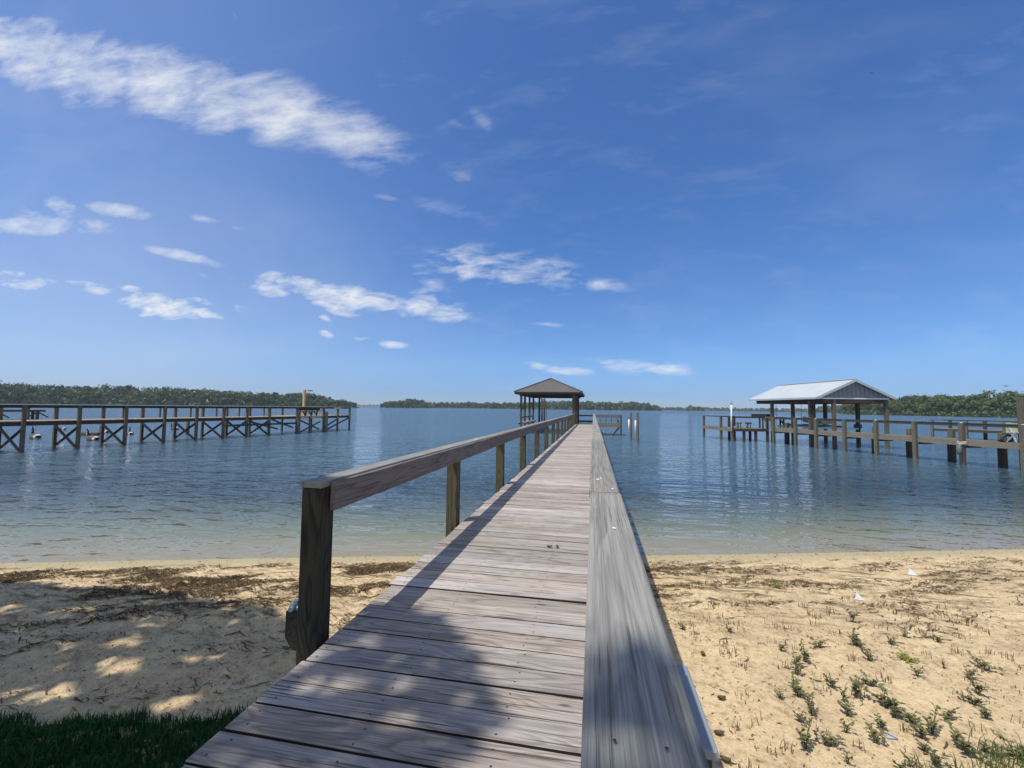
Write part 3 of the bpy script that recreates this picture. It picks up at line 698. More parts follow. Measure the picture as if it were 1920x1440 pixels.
# gear on the pier deck near the right edge
q = pt(P1, D1, N1, .95, -.75, RZ)
ge = thing('folding_chair', 'pale folding chair with dark blue cushion on the right pier by the big post', 'chair', q)
x, y_, zb = q
MB().bar((x-.28,y_+.1,zb+.45), (x+.28,y_+.15,zb+.45), .42, .05).build('seat', M['palegreen'], ge)
MB().bar((x-.28,y_+.32,zb+.66), (x+.28,y_+.37,zb+.66), .05, .45).build('backrest', M['palegreen'], ge)
for a, b in ((-.26,-.1),(.26,-.05)): MB().bar((x+a,y_+b,zb), (x+a*.9,y_+b+.35,zb+.7), .04, .05).build('leg', M['greyplastic'], ge); MB().bar((x+a,y_+b+.45,zb), (x+a,y_+b-.05,zb+.5), .04, .05).build('leg', M['greyplastic'], ge)
MB().bar((x+.36,y_-.1,zb+.02), (x+.62,y_+.1,zb+.55), .3, .12, .03).build('cushion', M['navy'], ge)
q = pt(P1, D1, N1, 1.45, -.75, RZ); x, y_, zb = q
o = MB().tube([(x+.22*math.cos(a), y_-.05+.03*k/20, zb+.06+.26*abs(math.sin(a))) for k, a in enumerate([math.pi*j/14 for j in range(15)])], .055, 8).tube([(x+.19*math.cos(a), y_+.1+.17*math.sin(a), zb+.05) for a in [2*math.pi*j/16 for j in range(17)]], .05, 8).build('hose_coil', M['rubber']); tag(o, 'black coiled hose lying on the right pier next to the pale chair', 'hose')

# ------------------------------------------------------------------ white-roofed boathouse
E0 = Vector((14.9, 32.35, 0)); U = Vector((.982,.187,0)); V = Vector((-.187,.982,0)); W, L, ZE, ZR = 5.4, 8.2, 3.43, 4.67
wb = thing('boathouse', 'open boathouse with a white metal gable roof beside the right pier', 'boathouse', tuple(E0+U*2.7+V*4))
def bp(u, v, z): p = E0+U*u+V*v; return Vector((p.x, p.y, z))
rf = MB(); T = .05
for (u0, u1) in ((0, W/2), (W, W/2)):
    a, b, c, d = bp(u0,0,ZE), bp(u0,L,ZE), bp(u1,L,ZR), bp(u1,0,ZR)
    top = [p+Vector((0,0,T)) for p in (a,b,c,d)]
    rf.add(top+[a,b,c,d], [(0,1,2,3),(7,6,5,4)]+[(i,4+i,4+(i+1)%4,(i+1)%4) for i in range(4)])
    for k in range(28):
        v = .02+k*(L-.04)/27; rf.bar(bp(u0,v,ZE+T+.008), bp(u1,v,ZR+T+.008), .04, .022)
rf.bar(bp(W/2,-.02,ZR+T+.03), bp(W/2,L+.02,ZR+T+.03), .24, .03)
rf.build('roof', M['whiteroof'], wb)
tr = MB()
for v in (-.03, L+.03):
    for u0 in (0, W): tr.bar(bp(u0,v,ZE-.04), bp(W/2,v,ZR-.04), .035, .15)
tr.bar(bp(-.02,0,ZE-.03), bp(-.02,L,ZE-.03), .03, .12); tr.bar(bp(W+.02,0,ZE-.03), bp(W+.02,L,ZE-.03), .03, .12)
tr.build('trim', M['greyplastic'], wb)
for v in (.22, L-.22):
    g = MB(); uz = .45; zb = ZE+.02; zt = ZE+(ZR-ZE)*(W/2)/(W/2)-.1
    sl = (ZR-ZE)/(W/2)
    zl = lambda u: ZE+sl*min(u, W-u)-.06
    us = np.linspace(uz, W-uz, 45)
    ring = [(u, .03 if k % 3 == 0 else -.03) for k, u in enumerate(us)]
    vs = []; 
    for u, o_ in ring: vs += [bp(u, v+o_, ZE-.02), bp(u, v+o_, zl(u))]
    fsx = [(2*i, 2*i+2, 2*i+3, 2*i+1) for i in range(len(ring)-1)]
    g.add(vs, fsx)
    g.build('gable', M['gable'], wb)
    MB().bar(bp(.3,v-.03 if v < 1 else v+.03,ZE-.03), bp(W-.3,v-.03 if v < 1 else v+.03,ZE-.03), .04, .07).build('gable_trim', M['white'], wb)
bm_ = MB()
for u in (.5, W-.5): bm_.bar(bp(u,.2,ZE-.2), bp(u,L-.3,ZE-.2), .14, .28)
for v in (.22, L-.4): bm_.bar(bp(.58,v,ZE-.215), bp(W-.58,v,ZE-.215), .14, .26)
bm_.build('beam', M['darkbeam'], wb)
for u, v, mt in ((.5,1.05,'darkpile'),(.5,1.35,'brownpost'),(.5,3.25,'darkpile'),(.5,5.8,'brownpost'),(W-.45,.28,'pile'),(W-.45,2.7,'darkpile'),(W-.45,6.0,'darkpile'),(1.3,.2,'brownpost')):
    p = bp(u,v,0); MB().frame_box((p.x,p.y,.6), (0,0,1), U, V, 2.7, .1, .1, .008).build('post', M[mt], wb)
# boat lift inside: cradle beams, motor, tarp-covered bunk
bl = thing('boat_lift', 'boat lift cradle with a dark motor hanging under the white roof', 'boat lift', tuple(bp(2.7,3,0)))
MB().bar(bp(.7,2.6,1.28), bp(4.85,2.6,1.28), .12, .14).build('cradle_beam', M['galv'], bl)
MB().bar(bp(.7,5.6,1.28), bp(4.85,5.6,1.28), .12, .14).build('cradle_beam', M['galv'], bl)
p = bp(W-.62,2.5,1.45); MB().tube([(p.x-.2,p.y,p.z),(p.x+.2,p.y+.04,p.z)], .15, 12).frame_box((p.x,p.y,p.z+.28), U, V, (0,0,1), .09, .09, .13, .02).build('motor', M['rubber'], bl)
for u in (1.9, 3.3): MB().bar(bp(u,1.8,1.42), bp(u,6.2,1.42), .14, .12).build('bunk', M['greyboard'], bl)
for u, v in ((.7,2.6),(4.85,2.6),(.7,5.6),(4.85,5.6)): MB().tube([bp(u,v,1.35), bp(u,v,3.1)], .012, 6).build('cable', M['lampmetal'], bl)
q = bp(1.5,.95,1.0)
bo = thing('rowing_boat', 'small grey green boat on the lift under the white roof', 'boat', tuple(q))
hull = MB(); ring = []
secs = [(-1.3,.52,.0),(-.6,.6,.0),(.2,.6,.02),(.9,.42,.08),(1.4,.04,.22)]
for s_, w, dz in secs:
    c = bp(2.6,3.9+s_,0)
    for k in (-1, -.72, 0, .72, 1):
        ring.append((c.x+U.x*w*k, c.y+U.y*w*k, 1.50+dz+(.38 if abs(k) == 1 else (.04 if k == 0 else .09))))
fs_ = [(r*5+k, r*5+k+1, (r+1)*5+k+1, (r+1)*5+k) for r in range(4) for k in range(4)]
hull.add(ring, fs_+[(0,1,2,3,4)], 0, True); hull.build('hull', M['palegreen'], bo)
for s_ in (-.7, .25): MB().bar(bp(2.05,3.9+s_,1.80), bp(3.15,3.9+s_,1.80), .25, .035).build('thwart', M['greyboard'], bo)

# ------------------------------------------------------------------ dock behind the right pier
P2 = (33.4, 50.2); D2 = (.55, -.835); N2 = (-.835, -.55)
bd = thing('back_dock', 'low dark dock with handrail in the water behind the right pier', 'dock', (*P2, 0))
dk = MB(); planks(dk, P2, D2, N2, 0, 12, -2.2, 0, .95, .2); dk.build('decking', M['greyboard'], bd)
for n in (0, -2.2): MB().bar(pt(P2,D2,N2,0,n,.81), pt(P2,D2,N2,12,n,.81), .05, .22).build('rim_board', M['joist'], bd); MB().bar(pt(P2,D2,N2,0,n,1.78), pt(P2,D2,N2,12,n,1.78), .14, .06).build('handrail', M['joist'], bd)
for t in (.1, 2.6, 5.1, 7.6, 10, 11.9):
    post_at(P2, D2, N2, t, .07, -2, 1.74, .2, M['pile'], bd); post_at(P2, D2, N2, t+.5, -2.1, -2, 1.74, .22, M['darkpile'], bd)
q = pt(P2,D2,N2,6.9,-1.2,.95); b2 = thing('bench', 'broad dark bench with solid back on the dock behind the right pier', 'bench', q)
MB().bar(pt(P2,D2,N2,5.4,-.35,1.62), pt(P2,D2,N2,8.6,-.35,1.62), .06, .4).build('backrest', M['darkbeam'], b2)
MB().bar(pt(P2,D2,N2,5.4,-.65,1.38), pt(P2,D2,N2,8.6,-.65,1.38), .5, .06).build('seat', M['darkbeam'], b2)
for t in (5.6, 8.4): MB().bar(pt(P2,D2,N2,t,-.65,.95), pt(P2,D2,N2,t,-.65,1.35), .4, .1, up=(D2[0],D2[1],0)).build('leg', M['darkbeam'], b2)

# ------------------------------------------------------------------ grey box and board beside the boardwalk
gb = thing('utility_box', 'pale grey plastic box with overhanging lid fixed to the right side of the boardwalk', 'box', (.37, 2.58, .55))
MB().box(.17, .58, 2.24, 2.93, .855, .90, .006, 'Y').build('lid', M['lid'], gb)
MB().box(.19, .56, 2.27, 2.90, .36, .853, .006, 'Y').build('body', M['lampmetal'], gb)
zb = gz(.74, 2.6)
o = MB().bar((.70,1.6,zb+.035), (.76,2.95,zb+.04), .18, .035, .004).build('pale_board', M['greyplastic']); tag(o, 'pale board lying on the sand beside the grey box, half in shade', 'board')

# ------------------------------------------------------------------ geese
def loft(mb, rings, n=12):
    vs = []; mats = []
    for (x, z, ry, rz_, tilt, m) in rings:
        ct, st_ = math.cos(tilt), math.sin(tilt)
        for k in range(n):
            a = 2*math.pi*k/n; yy = ry*math.cos(a); h = rz_*math.sin(a)
            vs.append((x - h*st_, yy, z + h*ct))
        mats.append(m)
    for i in range(len(rings)-1):
        mb.add([], []); 
    o = len(mb.v); mb.v += [tuple(map(float, p)) for p in vs]
    for i in range(len(rings)-1):
        for k in range(n):
            j = (k+1) % n; mb.f.append((o+i*n+k, o+i*n+j, o+(i+1)*n+j, o+(i+1)*n+k)); mb.mi.append(mats[i]); mb.sm.append(True)
    mb.f.append(tuple(o+k for k in range(n))); mb.mi.append(mats[0]); mb.sm.append(True)
    mb.f.append(tuple(o+(len(rings)-1)*n+k for k in reversed(range(n)))); mb.mi.append(mats[-1]); mb.sm.append(True)
def goose(loc, rz, scale, label, head=0.):
    g = thing('goose', label, 'goose', (0,0,0), 'geese swimming by the left pier')
    b = MB()
    # tail tip -> rump -> body -> breast -> neck -> head -> bill (one skin)
    rings = [(-.50,.17,.02,.01,0,2),(-.44,.16,.06,.03,0,2),(-.36,.13,.11,.07,.1,1),(-.26,.11,.15,.12,.1,0),(-.1,.10,.18,.15,0,0),(.06,.10,.18,.155,0,0),(.18,.11,.15,.14,-.2,0),(.26,.15,.10,.10,-.7,0),
             (.29,.22,.06,.055,-1.3,2),(.30,.32,.042,.04,-1.5,2),(.30+head*.3,.42,.036,.036,-1.45,2),(.32+head,.49,.038,.04,-.9,2),(.37+head,.53,.042,.045,-.3,2),(.42+head,.525,.036,.036,0,2),(.455+head,.515,.018,.016,0,2),(.50+head,.507,.012,.007,0,2)]
    loft(b, rings); b.build('body', [M['goosebody'], M['goosewhite'], M['gooseblack']], g)
    for s in (-1, 1):
        w = MB(); w.add([(x, s*(yy+.012), zz) for x, yy, zz in ((.12,.14,.18),(.0,.16,.22),(-.2,.13,.2),(-.42,.045,.2),(-.22,.15,.1),(.02,.185,.1),(-.2,.142,.15))], [(0,1,6,5),(1,2,6),(2,3,6),(3,4,6),(4,5,6)] if s > 0 else [(5,6,1,0),(6,2,1),(6,3,2),(6,4,3),(6,5,4)], 0, True)
        w.build('wing', M['goosebody'], g)
        c = MB(); c.frame_box((.352+head, s*.038, .512), (1,0,.3), (0,1,0), (-.3,0,1), .012, .006, .026, .003); c.build('cheek_patch', M['goosewhite'], g)
    g.location = loc; g.rotation_euler = (0,0,rz); g.scale = (scale,)*3
for x, y_, rz, s, lab, h in ((-38.1,23.1,R(165),1.5,'goose alone at the left end of the flock behind the left pier',0),
        (-38.9,26.5,R(200),1.2,'upright goose facing left in the close pair behind the left pier',0), (-38.3,26.9,R(20),1.2,'goose facing right in the close pair behind the left pier',.02),
        (-33.0,23.0,R(172),1.45,'nearest goose, swimming left past a pier post below the pair',.03), (-36.5,28.1,R(150),1.2,'goose just right of the fourth pair of pier posts',0),
        (-39.8,34.6,R(170),1.3,'farthest goose, alone on the right of the flock',0), (-48.2,31.0,R(190),1.2,'distant goose with only its dark back showing under the pier deck',-.05), (-40.3,28.9,R(175),1.3,'low dark goose swimming between the pair and the right hand goose',-.04)):
    goose((x, y_, -.05), rz, s, lab, h)

# birds in the sky
def flybird(loc, span, rz, bank, label):
    t = thing('flying_bird', label, 'bird', (0,0,0))
    b = MB(); loft(b, [(-.30,0,.05,.01,0,0),(-.18,0,.05,.03,0,0),(0,0,.08,.07,0,0),(.15,.01,.06,.06,0,0),(.22,.02,.045,.045,0,0),(.29,.02,.03,.03,0,0),(.36,.015,.006,.006,0,0)], 8); b.build('body', M['birddark'], t)
    for s in (-1, 1):
        w = MB(); pts = [(.10,.05*s,.04),(.16,.3*s,.12),(.02,.62*s,.08),(-.05,.60*s,.075),(-.04,.3*s,.11),(-.08,.05*s,.035)]
        vs = pts+[(x, y_, z_-.012) for x, y_, z_ in pts]; n = 6
        w.add(vs, [(0,1,4,5),(1,2,3,4),(11,10,7,6),(10,9,8,7)]+[(i,n+i,n+(i+1)%n,(i+1)%n) for i in range(n)]); w.build('wing', M['birddark'], t)
    t.location = loc; t.rotation_euler = (bank, 0, rz); t.scale = (span/1.24,)*3
flybird((.64*62, 1.0966*62, 2.5+.793*62), .62, R(20), R(25), 'tiny dark bird flying high in the right part of the sky')
flybird((.95*95, 1.197*95, 2.5+.0641*95), 1.5, R(10), R(5), 'small bird gliding low above the right woodland')

# ------------------------------------------------------------------ woodland
def clump_quads(C, S, rngs, flat=.6, out=None):
    n = len(C); nrm = rngs.normal(size=(n,3)); nrm[:,2] = nrm[:,2]*.6+.55
    if out is not None: nrm = out*1.0 + rngs.normal(size=(n,3))*.42
    nrm = nrm; nrm /= np.linalg.norm(nrm, axis=1)[:,None]
    a = np.cross(nrm, rngs.normal(size=(n,3))); a /= np.linalg.norm(a, axis=1)[:,None]; b = np.cross(nrm, a)
    sa = (S*(.6+.7*rngs.random(n)))[:,None]; sb = (S*flat*(.7+.6*rngs.random(n)))[:,None]
    k = .55+.5*rngs.random((n,4,1))
    Vv = np.stack([C-a*sa*k[:,0], C+b*sb*k[:,1], C+a*sa*k[:,2], C-b*sb*k[:,3]], 1).reshape(-1,3)
    return Vv, np.arange(4*n).reshape(-1,4)
def woodland(name, label, path, Hf, depth, spacing, rows, nq, qs, mat, seed, taper=(0,0)):
    r = np.random.default_rng(seed); path = np.array(path, float)
    seg = np.linalg.norm(np.diff(path, axis=0), axis=1); cum = np.r_[0, np.cumsum(seg)]; Lp = cum[-1]
    Vs = []; Fs = []; off = 0; G = []
    for row in range(rows):
        s = r.random()*spacing
        while s < Lp:
            p = np.array([np.interp(s, cum, path[:,i]) for i in (0,1)])
            t = s/Lp
            dirc = p/np.linalg.norm(p)
            p = p + dirc*(row*depth/rows + r.normal(0, depth*.1)) + r.normal(0, spacing*.15, 2)
            H = Hf(t)*(.66+.46*r.random()+.06*row)*(1 if row else .82)
            e = 1.
            if taper[0] and s < taper[0]: e = min(e, .35+.65*(s/taper[0])**.6)
            if taper[1] and Lp-s < taper[1]: e = min(e, .3+.7*((Lp-s)/taper[1])**.6)
            H *= e; Rr = H*(.30+.24*r.random())
            nl = 6+r.integers(4)
            lc = np.stack([r.normal(0,.5,nl)*Rr, r.normal(0,.5,nl)*Rr, H*(.30+.56*r.random(nl)**.8)], 1)
            lc[0] = (0,0,H*.84); lr = Rr*(.38+.32*r.random(nl))
            if row == 0: lc[1,2] = H*.16; lc[2,2] = H*.22; lr[1:3] *= 1.15
            k = r.integers(0, nl, nq); d = r.normal(size=(nq,3)); d[:,2] = np.abs(d[:,2])*1.1-.35; d /= np.linalg.norm(d, axis=1)[:,None]
            C = lc[k] + d*lr[k][:,None]*(.75+.3*r.random(nq))[:,None]*np.array([1.1,1.1,.8])
            S_ = np.full(nq, qs*(.8+.3*r.random()))
            ni = nq//4; C[:ni] = lc[k[:ni]] + d[:ni]*lr[k[:ni]][:,None]*.45; S_[:ni] *= 2.1     # inner boughs
            nb = nq//8; C[ni:ni+nb] = np.stack([r.normal(0,.8,nb)*Rr, r.normal(0,.8,nb)*Rr, r.uniform(.05,.3,nb)*H], 1); S_[ni:ni+nb] *= 1.5   # undergrowth
            C[:,2] = np.maximum(C[:,2], .3)
            C[:,0] += p[0]; C[:,1] += p[1]
            v, f = clump_quads(C, S_, r, .7, d); Vs.append(v); Fs.append(f+off); off += len(v)
            s += spacing*(.6+.8*r.random())
    o = np_mesh(name, np.concatenate(Vs), np.concatenate(Fs), mat)
    tag(o, label, 'woodland', kind='stuff'); return o
yaw = R(10.8); fw = np.array([-math.sin(yaw), math.cos(yaw)]); rt = np.array([math.cos(yaw), math.sin(yaw)])
def at(d, lat): return tuple(fw*d + rt*lat)
woodland('left_woodland', 'long dark green wood on the far shore behind the left pier', [at(330,-520),at(450,-540),at(500,-412),at(550,-316),at(590,-240),at(605,-221)], lambda t: 19.5-4*max(0,(t-.45)/.55), 45, 7.5, 4, 220, 1.35, M['forest_b'], 11, (0, 60))
woodland('right_woodland', 'bright green wood on the near right shore behind the white roofed boathouse', [at(430,338),at(400,322),at(340,315),at(265,312),at(200,290),at(170,300)], lambda t: 13.5, 30, 5.6, 4, 420, .85, M['forest_a'], 12, (25, 0))
woodland('island_woodland', 'low wooded islet left of the brown shelter', [at(800,-243),at(810,-205),at(830,-160)], lambda t: 15.5, 40, 7, 3, 90, 2.2, M['forest_b'], 13, (35, 25))
woodland('middle_woodland', 'thin line of far trees behind the brown shelter', [at(1000,-215),at(1000,-100),at(930,-15),at(860,20)], lambda t: 12, 50, 8, 3, 70, 2.6, M['forest_b'], 14)
woodland('point_woodland', 'wooded point ending right of the two mooring piles', [at(880,10),at(850,90),at(850,180),at(840,250),at(838,292)], lambda t: 15, 50, 7, 3, 90, 2.2, M['forest_b'], 15, (20, 45))
woodland('hazy_woodland', 'very low far tree line left of and behind the white roofed boathouse', [at(1600,540),at(1600,700),at(1500,880),at(1400,1080),at(1350,1200)], lambda t: 10.5, 60, 12, 2, 60, 3.6, M['forest_b'], 16)
woodland('islet_woodland', 'small rounded clump of far trees left of the right pier platform', [at(1150,468),at(1150,505),at(1160,520)], lambda t: 12, 30, 7, 2, 80, 2.6, M['forest_b'], 17, (15, 15))
woodland('headland_woodland', 'rounded tree clump seen between the posts of the white roofed boathouse', [at(850,605),at(850,640),at(840,690)], lambda t: 13.5, 40, 6, 3, 90, 2.2, M['forest_b'], 18, (25, 0))
woodland('horizon_woodland', 'faint strip of trees on the open horizon right of the left wood', [at(3200,-1500),at(3200,-1050),at(3300,-900)], lambda t: 9, 60, 22, 2, 30, 7, M['forest_b'], 19)
def shore(name, label, pts, width):
    P = np.array(pts); vs = []; fs = []
    for k, p in enumerate(P):
        d = p/np.linalg.norm(p)
        for w, z_ in ((-2.5, -.3), (1.5, .35), (width, .8), (width+3, -.5)): vs.append((*(p+d*w), z_))
    for k in range(len(P)-1):
        for j in range(3): fs.append((k*4+j, k*4+4+j, k*4+5+j, k*4+1+j))
    o = MB().add(vs, fs, 0, True).build(name, M['islandground']); tag(o, label, kind='structure')
shore('far_shore', 'muddy bank under the left wood', [at(330,-520),at(450,-540),at(500,-412),at(550,-316),at(590,-240),at(607,-221)], 70)
shore('far_shore', 'muddy bank under the right wood', [at(440,345),at(400,322),at(340,315),at(265,312),at(200,290),at(170,300)], 60)
shore('far_shore', 'muddy bank under the far middle woods', [at(800,-243),at(830,-160),at(930,-90),at(900,-10),at(850,90),at(850,180),at(840,250),at(838,290)], 90)
shore('far_shore', 'muddy bank under the hazy tree line', [at(1150,460),at(1400,520),at(1450,700),at(860,605),at(850,700)], 60)

# ------------------------------------------------------------------ shade tree behind the camera to the left
SUN = np.array([-.36, -.30, 1.0])          # towards the sun, per metre of height
bx = np.array([-16,-14,-7.9,-6.4,-5.2,-3.6,-3.0,-2.2,-1.5,-.9,-.6,-.3,-.1,.0,.5,.85,1.1,1.3])
by = np.array([2.6,3.6,4.5,4.65,4.7,4.5,4.1,3.6,3.4,3.4,3.2,2.8,2.45,1.9,1.65,1.5,.5,-3])
holes = [(-4.15,2.81,.2),(-4.06,3.22,.2),(-3.48,3.53,.17),(-3.05,2.94,.17),(-4.36,3.6,.15),(-4.82,3.44,.13),(-4.6,3.95,.18),(-5.83,4.05,.2),(-5.09,4.37,.16),(-4.17,4.45,.2),(-4.44,2.79,.1),(-6.6,3.9,.15),(-.55,2.3,.12),(-1.05,2.45,.10),(-1.0,2.85,.08),(-.15,2.05,.1)]
r = np.random.default_rng(5); n = 40000
G = np.stack([r.uniform(-11.5, 1.4, n), r.uniform(.9, 4.8, n)], 1)
edge = np.interp(G[:,0], bx, by) + .16*(fbm(G[:,0]*2.2+40, G[:,1]*2.2, 2)-.5)
keep = G[:,1] < edge
for hx, hy, hr in holes: keep &= (((G[:,0]-hx)**2/2.2 + (G[:,1]-hy)**2) > (hr*(.35+.75*vnoise(G[:,0]*7, G[:,1]*7)))**2) | (r.random(n) < .10)
keep &= fbm(G[:,0]*1.5+9, G[:,1]*1.5+3, 3) > np.where(G[:,0] > -1.9, .36, .16)
keep &= (G[:,0] < -1.9) | (r.random(n) < .62)
G = G[keep]; h = np.where(G[:,0] > -1.9, r.uniform(9., 13., len(G)), r.uniform(6.5, 10., len(G))) - .35*np.clip(-8-G[:,0], 0, 5)
C = np.stack([G[:,0]+SUN[0]*h, G[:,1]+SUN[1]*h, h], 1)
fc = C[:,0]*fw[0]+C[:,1]*fw[1]; lt = C[:,0]*rt[0]+C[:,1]*rt[1]
vis = (fc > .05) & ((C[:,2]-2.5)/np.maximum(fc,.05) < 1.16) & (np.abs(lt)/np.maximum(fc,.05) < 1.42)
C = C[~vis]
tree = thing('shade_tree', 'broad leafy tree standing behind the viewer on the left, shading the lawn', 'tree', (-6.2, -2.2, .3))
v, f = clump_quads(C, np.full(len(C), .135), r, .6)
np_mesh('crown', v, f, M['treeleaf'], parent=tree)
tk = MB(); base = Vector((-6.2,-2.2,.2))
tk.tube([base, base+Vector((.05,.1,1.5)), base+Vector((.2,.2,3.2)), base+Vector((.3,.3,4.6))], [.42,.33,.28,.22], 12)
ends = []
for k in range(16):
    c = C[r.integers(len(C))]
    for _ in range(40):
        c = C[r.integers(len(C))]
        if all((Vector(c)-e).length > 1.6 for e in ends): break
    ends.append(Vector(c))
for e in ends:
    s0 = base+Vector((.25,.25,3.0+r.random()*1.5)); mid = s0.lerp(e, .5)+Vector((0,0,.5))
    mid.z = max(mid.z, 5.0)
    tk.tube([s0, s0.lerp(mid,.5), mid, e], [.13,.10,.07,.02], 7)
tk.build('trunk', M['bark'], tree)

# ------------------------------------------------------------------ wrack, litter, grass
def strips(n, fx, wid, lens, mat, name, label, cat, seed, lift=.006):
    r = np.random.default_rng(seed); P = fx(r, n); n = len(P)
    ang = R(12)+r.normal(0, .55, n); Ls = lens[0]+(lens[1]-lens[0])*r.random(n)**2; wd = wid*(.5+r.random(n))
    k = r.normal(0, .7, n); pts = []
    for j in range(4):
        s = (j/3-.5)*Ls; a = ang+k*(j/3-.5)
        pts.append(np.stack([P[:,0]+np.cos(a)*s, P[:,1]+np.sin(a)*s], 1))
    Vv = []
    for j in range(4):
        nrm = np.stack([-np.sin(ang), np.cos(ang)], 1)*(wd*(1 if j in (1,2) else .4))[:,None]
        zz = sand_z(pts[j][:,0], pts[j][:,1]) + lift + np.abs(r.normal(0, .006, n))
        for sgn in (-1, 1):
            q = pts[j]+nrm*sgn; Vv.append(np.stack([q[:,0], q[:,1], zz+sgn*.002*r.normal(0,1,n)], 1))
    Vv = np.stack(Vv, 1).reshape(-1,3); b = (np.arange(n)*8)[:,None]
    Fq = np.concatenate([b+np.array([[0,2,3,1]]), b+np.array([[2,4,5,3]]), b+np.array([[4,6,7,5]])])
    o = np_mesh(name, Vv, Fq, mat); tag(o, label, cat, kind='stuff'); return o
def band_sample(r, n):
    X = r.uniform(-12, 11, n*6); s = np.abs(r.gamma(2.2, .5+.10*np.clip(X,0,6), n*6))+.3
    Y = wl(X)-s/.975
    nz = fbm(X*1.0+Y*.2+3, Y*4.2-X*1.9, 4)
    pr = np.clip((nz-.46)*8, 0.02, 1)*np.where(X > .5, np.where((X < 3.2) & (s > 2.2), .05, .42), 1.)
    k = (r.random(len(X)) < pr) & ~((X > -1.75) & (X < .15))
    return np.stack([X[k], Y[k]], 1)[:n]
strips(25000, band_sample, .0044, (.03,.2), M['wrack'], 'lakeweed_wrack', 'streaks of dried brown lake weed washed up along the beach', 'lake weed', 21)
def litter_sample(r, n):
    X = r.uniform(-9, 8, n*3); Y = r.uniform(1.5, 7, n*3); s = wl(X)-Y
    k = (s > .9) & (fbm(X*1.6+50, Y*1.6, 3)+.25*(X < 0) > r.random(len(X))*.9)
    return np.stack([X[k], Y[k]], 1)[:n]
strips(9500, litter_sample, .0026, (.012,.05), M['wrack'], 'leaf_litter', 'small bits of twig and dry leaf scattered over the sand', 'litter', 22, .004)
def shore_sample(r, n):
    X = r.uniform(-11, 10, n); s = r.normal(-.02, .12, n)+.12; return np.stack([X, wl(X)-s], 1)
strips(420, shore_sample, .003, (.015,.07), M['wrack'], 'waterline_debris', 'sparse dark flecks left along the edge of the water', 'debris', 23)
# lawn
r = np.random.default_rng(31)
def ledge(X): return 3.43+.23*X + .04*np.sin(X*7)+.03*np.sin(X*17+1)
def blades(n, X, Y, hmin, hmax, name, label, mat):
    Z = sand_z(X, Y)+.008; n = len(X)
    a = r.uniform(0, 6.28, n); hh = hmin+(hmax-hmin)*r.random(n); ln = hh*r.uniform(.2, .9, n); w = .0022+.0018*r.random(n)
    dx, dy = np.cos(a), np.sin(a); px, py = -dy, dx
    Vv = np.stack([np.stack([X-px*w, Y-py*w, Z-.01], 1), np.stack([X+px*w, Y+py*w, Z-.01], 1),
                   np.stack([X+dx*ln*.35+px*w*.8, Y+dy*ln*.35+py*w*.8, Z+hh*.65], 1), np.stack([X+dx*ln*.35-px*w*.8, Y+dy*ln*.35-py*w*.8, Z+hh*.65], 1),
                   np.stack([X+dx*ln, Y+dy*ln, Z+hh], 1), np.stack([X+dx*ln+px*.0004, Y+dy*ln+py*.0004, Z+hh], 1)], 1).reshape(-1,3)
    b = (np.arange(n)*6)[:,None]
    o = np_mesh(name, Vv, np.concatenate([b+np.array([[0,1,2,3]]), b+np.array([[3,2,5,4]])]), mat)
    tag(o, label, 'grass', kind='stuff')
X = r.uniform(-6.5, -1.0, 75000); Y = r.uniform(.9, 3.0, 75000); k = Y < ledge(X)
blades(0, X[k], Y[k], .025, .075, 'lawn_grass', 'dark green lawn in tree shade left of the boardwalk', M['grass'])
xs = np.linspace(-40, -1.3, 150); mb = MB()
vs = []; fs = []
for k, x in enumerate(xs):
    for j in range(14):
        yy = float(ledge(np.array(x)))-.015 - (j/13)**2*7
        vs.append((x, yy, gz(x, yy)+.006))
for k in range(len(xs)-1):
    for j in range(13): fs.append((k*14+j, k*14+j+1, (k+1)*14+j+1, (k+1)*14+j))
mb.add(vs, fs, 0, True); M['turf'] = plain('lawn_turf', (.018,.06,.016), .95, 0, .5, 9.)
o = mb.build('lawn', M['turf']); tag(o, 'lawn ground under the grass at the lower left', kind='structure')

# ------------------------------------------------------------------ seedlings
def seedling_parts(seed, nst, h, spread, leafsize, mat):
    r = np.random.default_rng(seed); st_ = MB(); Vs = []; Fs = []
    for s in range(nst):
        a = r.uniform(0, 6.28); ln = spread*(.3+.7*r.random()); hh = h*(.55+.5*r.random())
        tip = Vector((math.cos(a)*ln, math.sin(a)*ln, hh)); mid = Vector((math.cos(a)*ln*.35, math.sin(a)*ln*.35, hh*.6))
        st_.tube([(0,0,-.02), mid, tip], [.0028,.0022,.0012], 5)
        nl = 5+r.integers(4)
        for k in range(nl):
            t = .3+.7*k/(nl-1); p = mid.lerp(tip, (t-.5)*2) if t > .5 else Vector((0,0,0)).lerp(mid, t*2)
            la = r.uniform(0, 6.28); d = Vector((math.cos(la), math.sin(la), .35+.4*r.random())).normalized(); sd = Vector((-math.sin(la), math.cos(la), 0))
            L_ = leafsize*(.7+.6*r.random()); w = L_*.24; dr = Vector((0,0,-L_*.18))
            o = len(Vs)*1
            Vs += [p, p+d*L_*.5+sd*w, p+d*L_+dr, p+d*L_*.5-sd*w, p+d*L_*.5+Vector((0,0,.004))]
            Fs += [(o, o+1, o+4), (o+1, o+2, o+4), (o+2, o+3, o+4), (o+3, o, o+4)]
    return st_, Vs, Fs
protos = []
specs = [('tall', 6, .15, .10, .045, 'seedleaf'), ('bushy', 8, .085, .12, .042, 'seedleaf'), ('small', 4, .075, .05, .038, 'seedleaf'), ('sparse', 3, .09, .05, .026, 'seedleaf'), ('creeping', 11, .03, .16, .04, 'yellowleaf')]
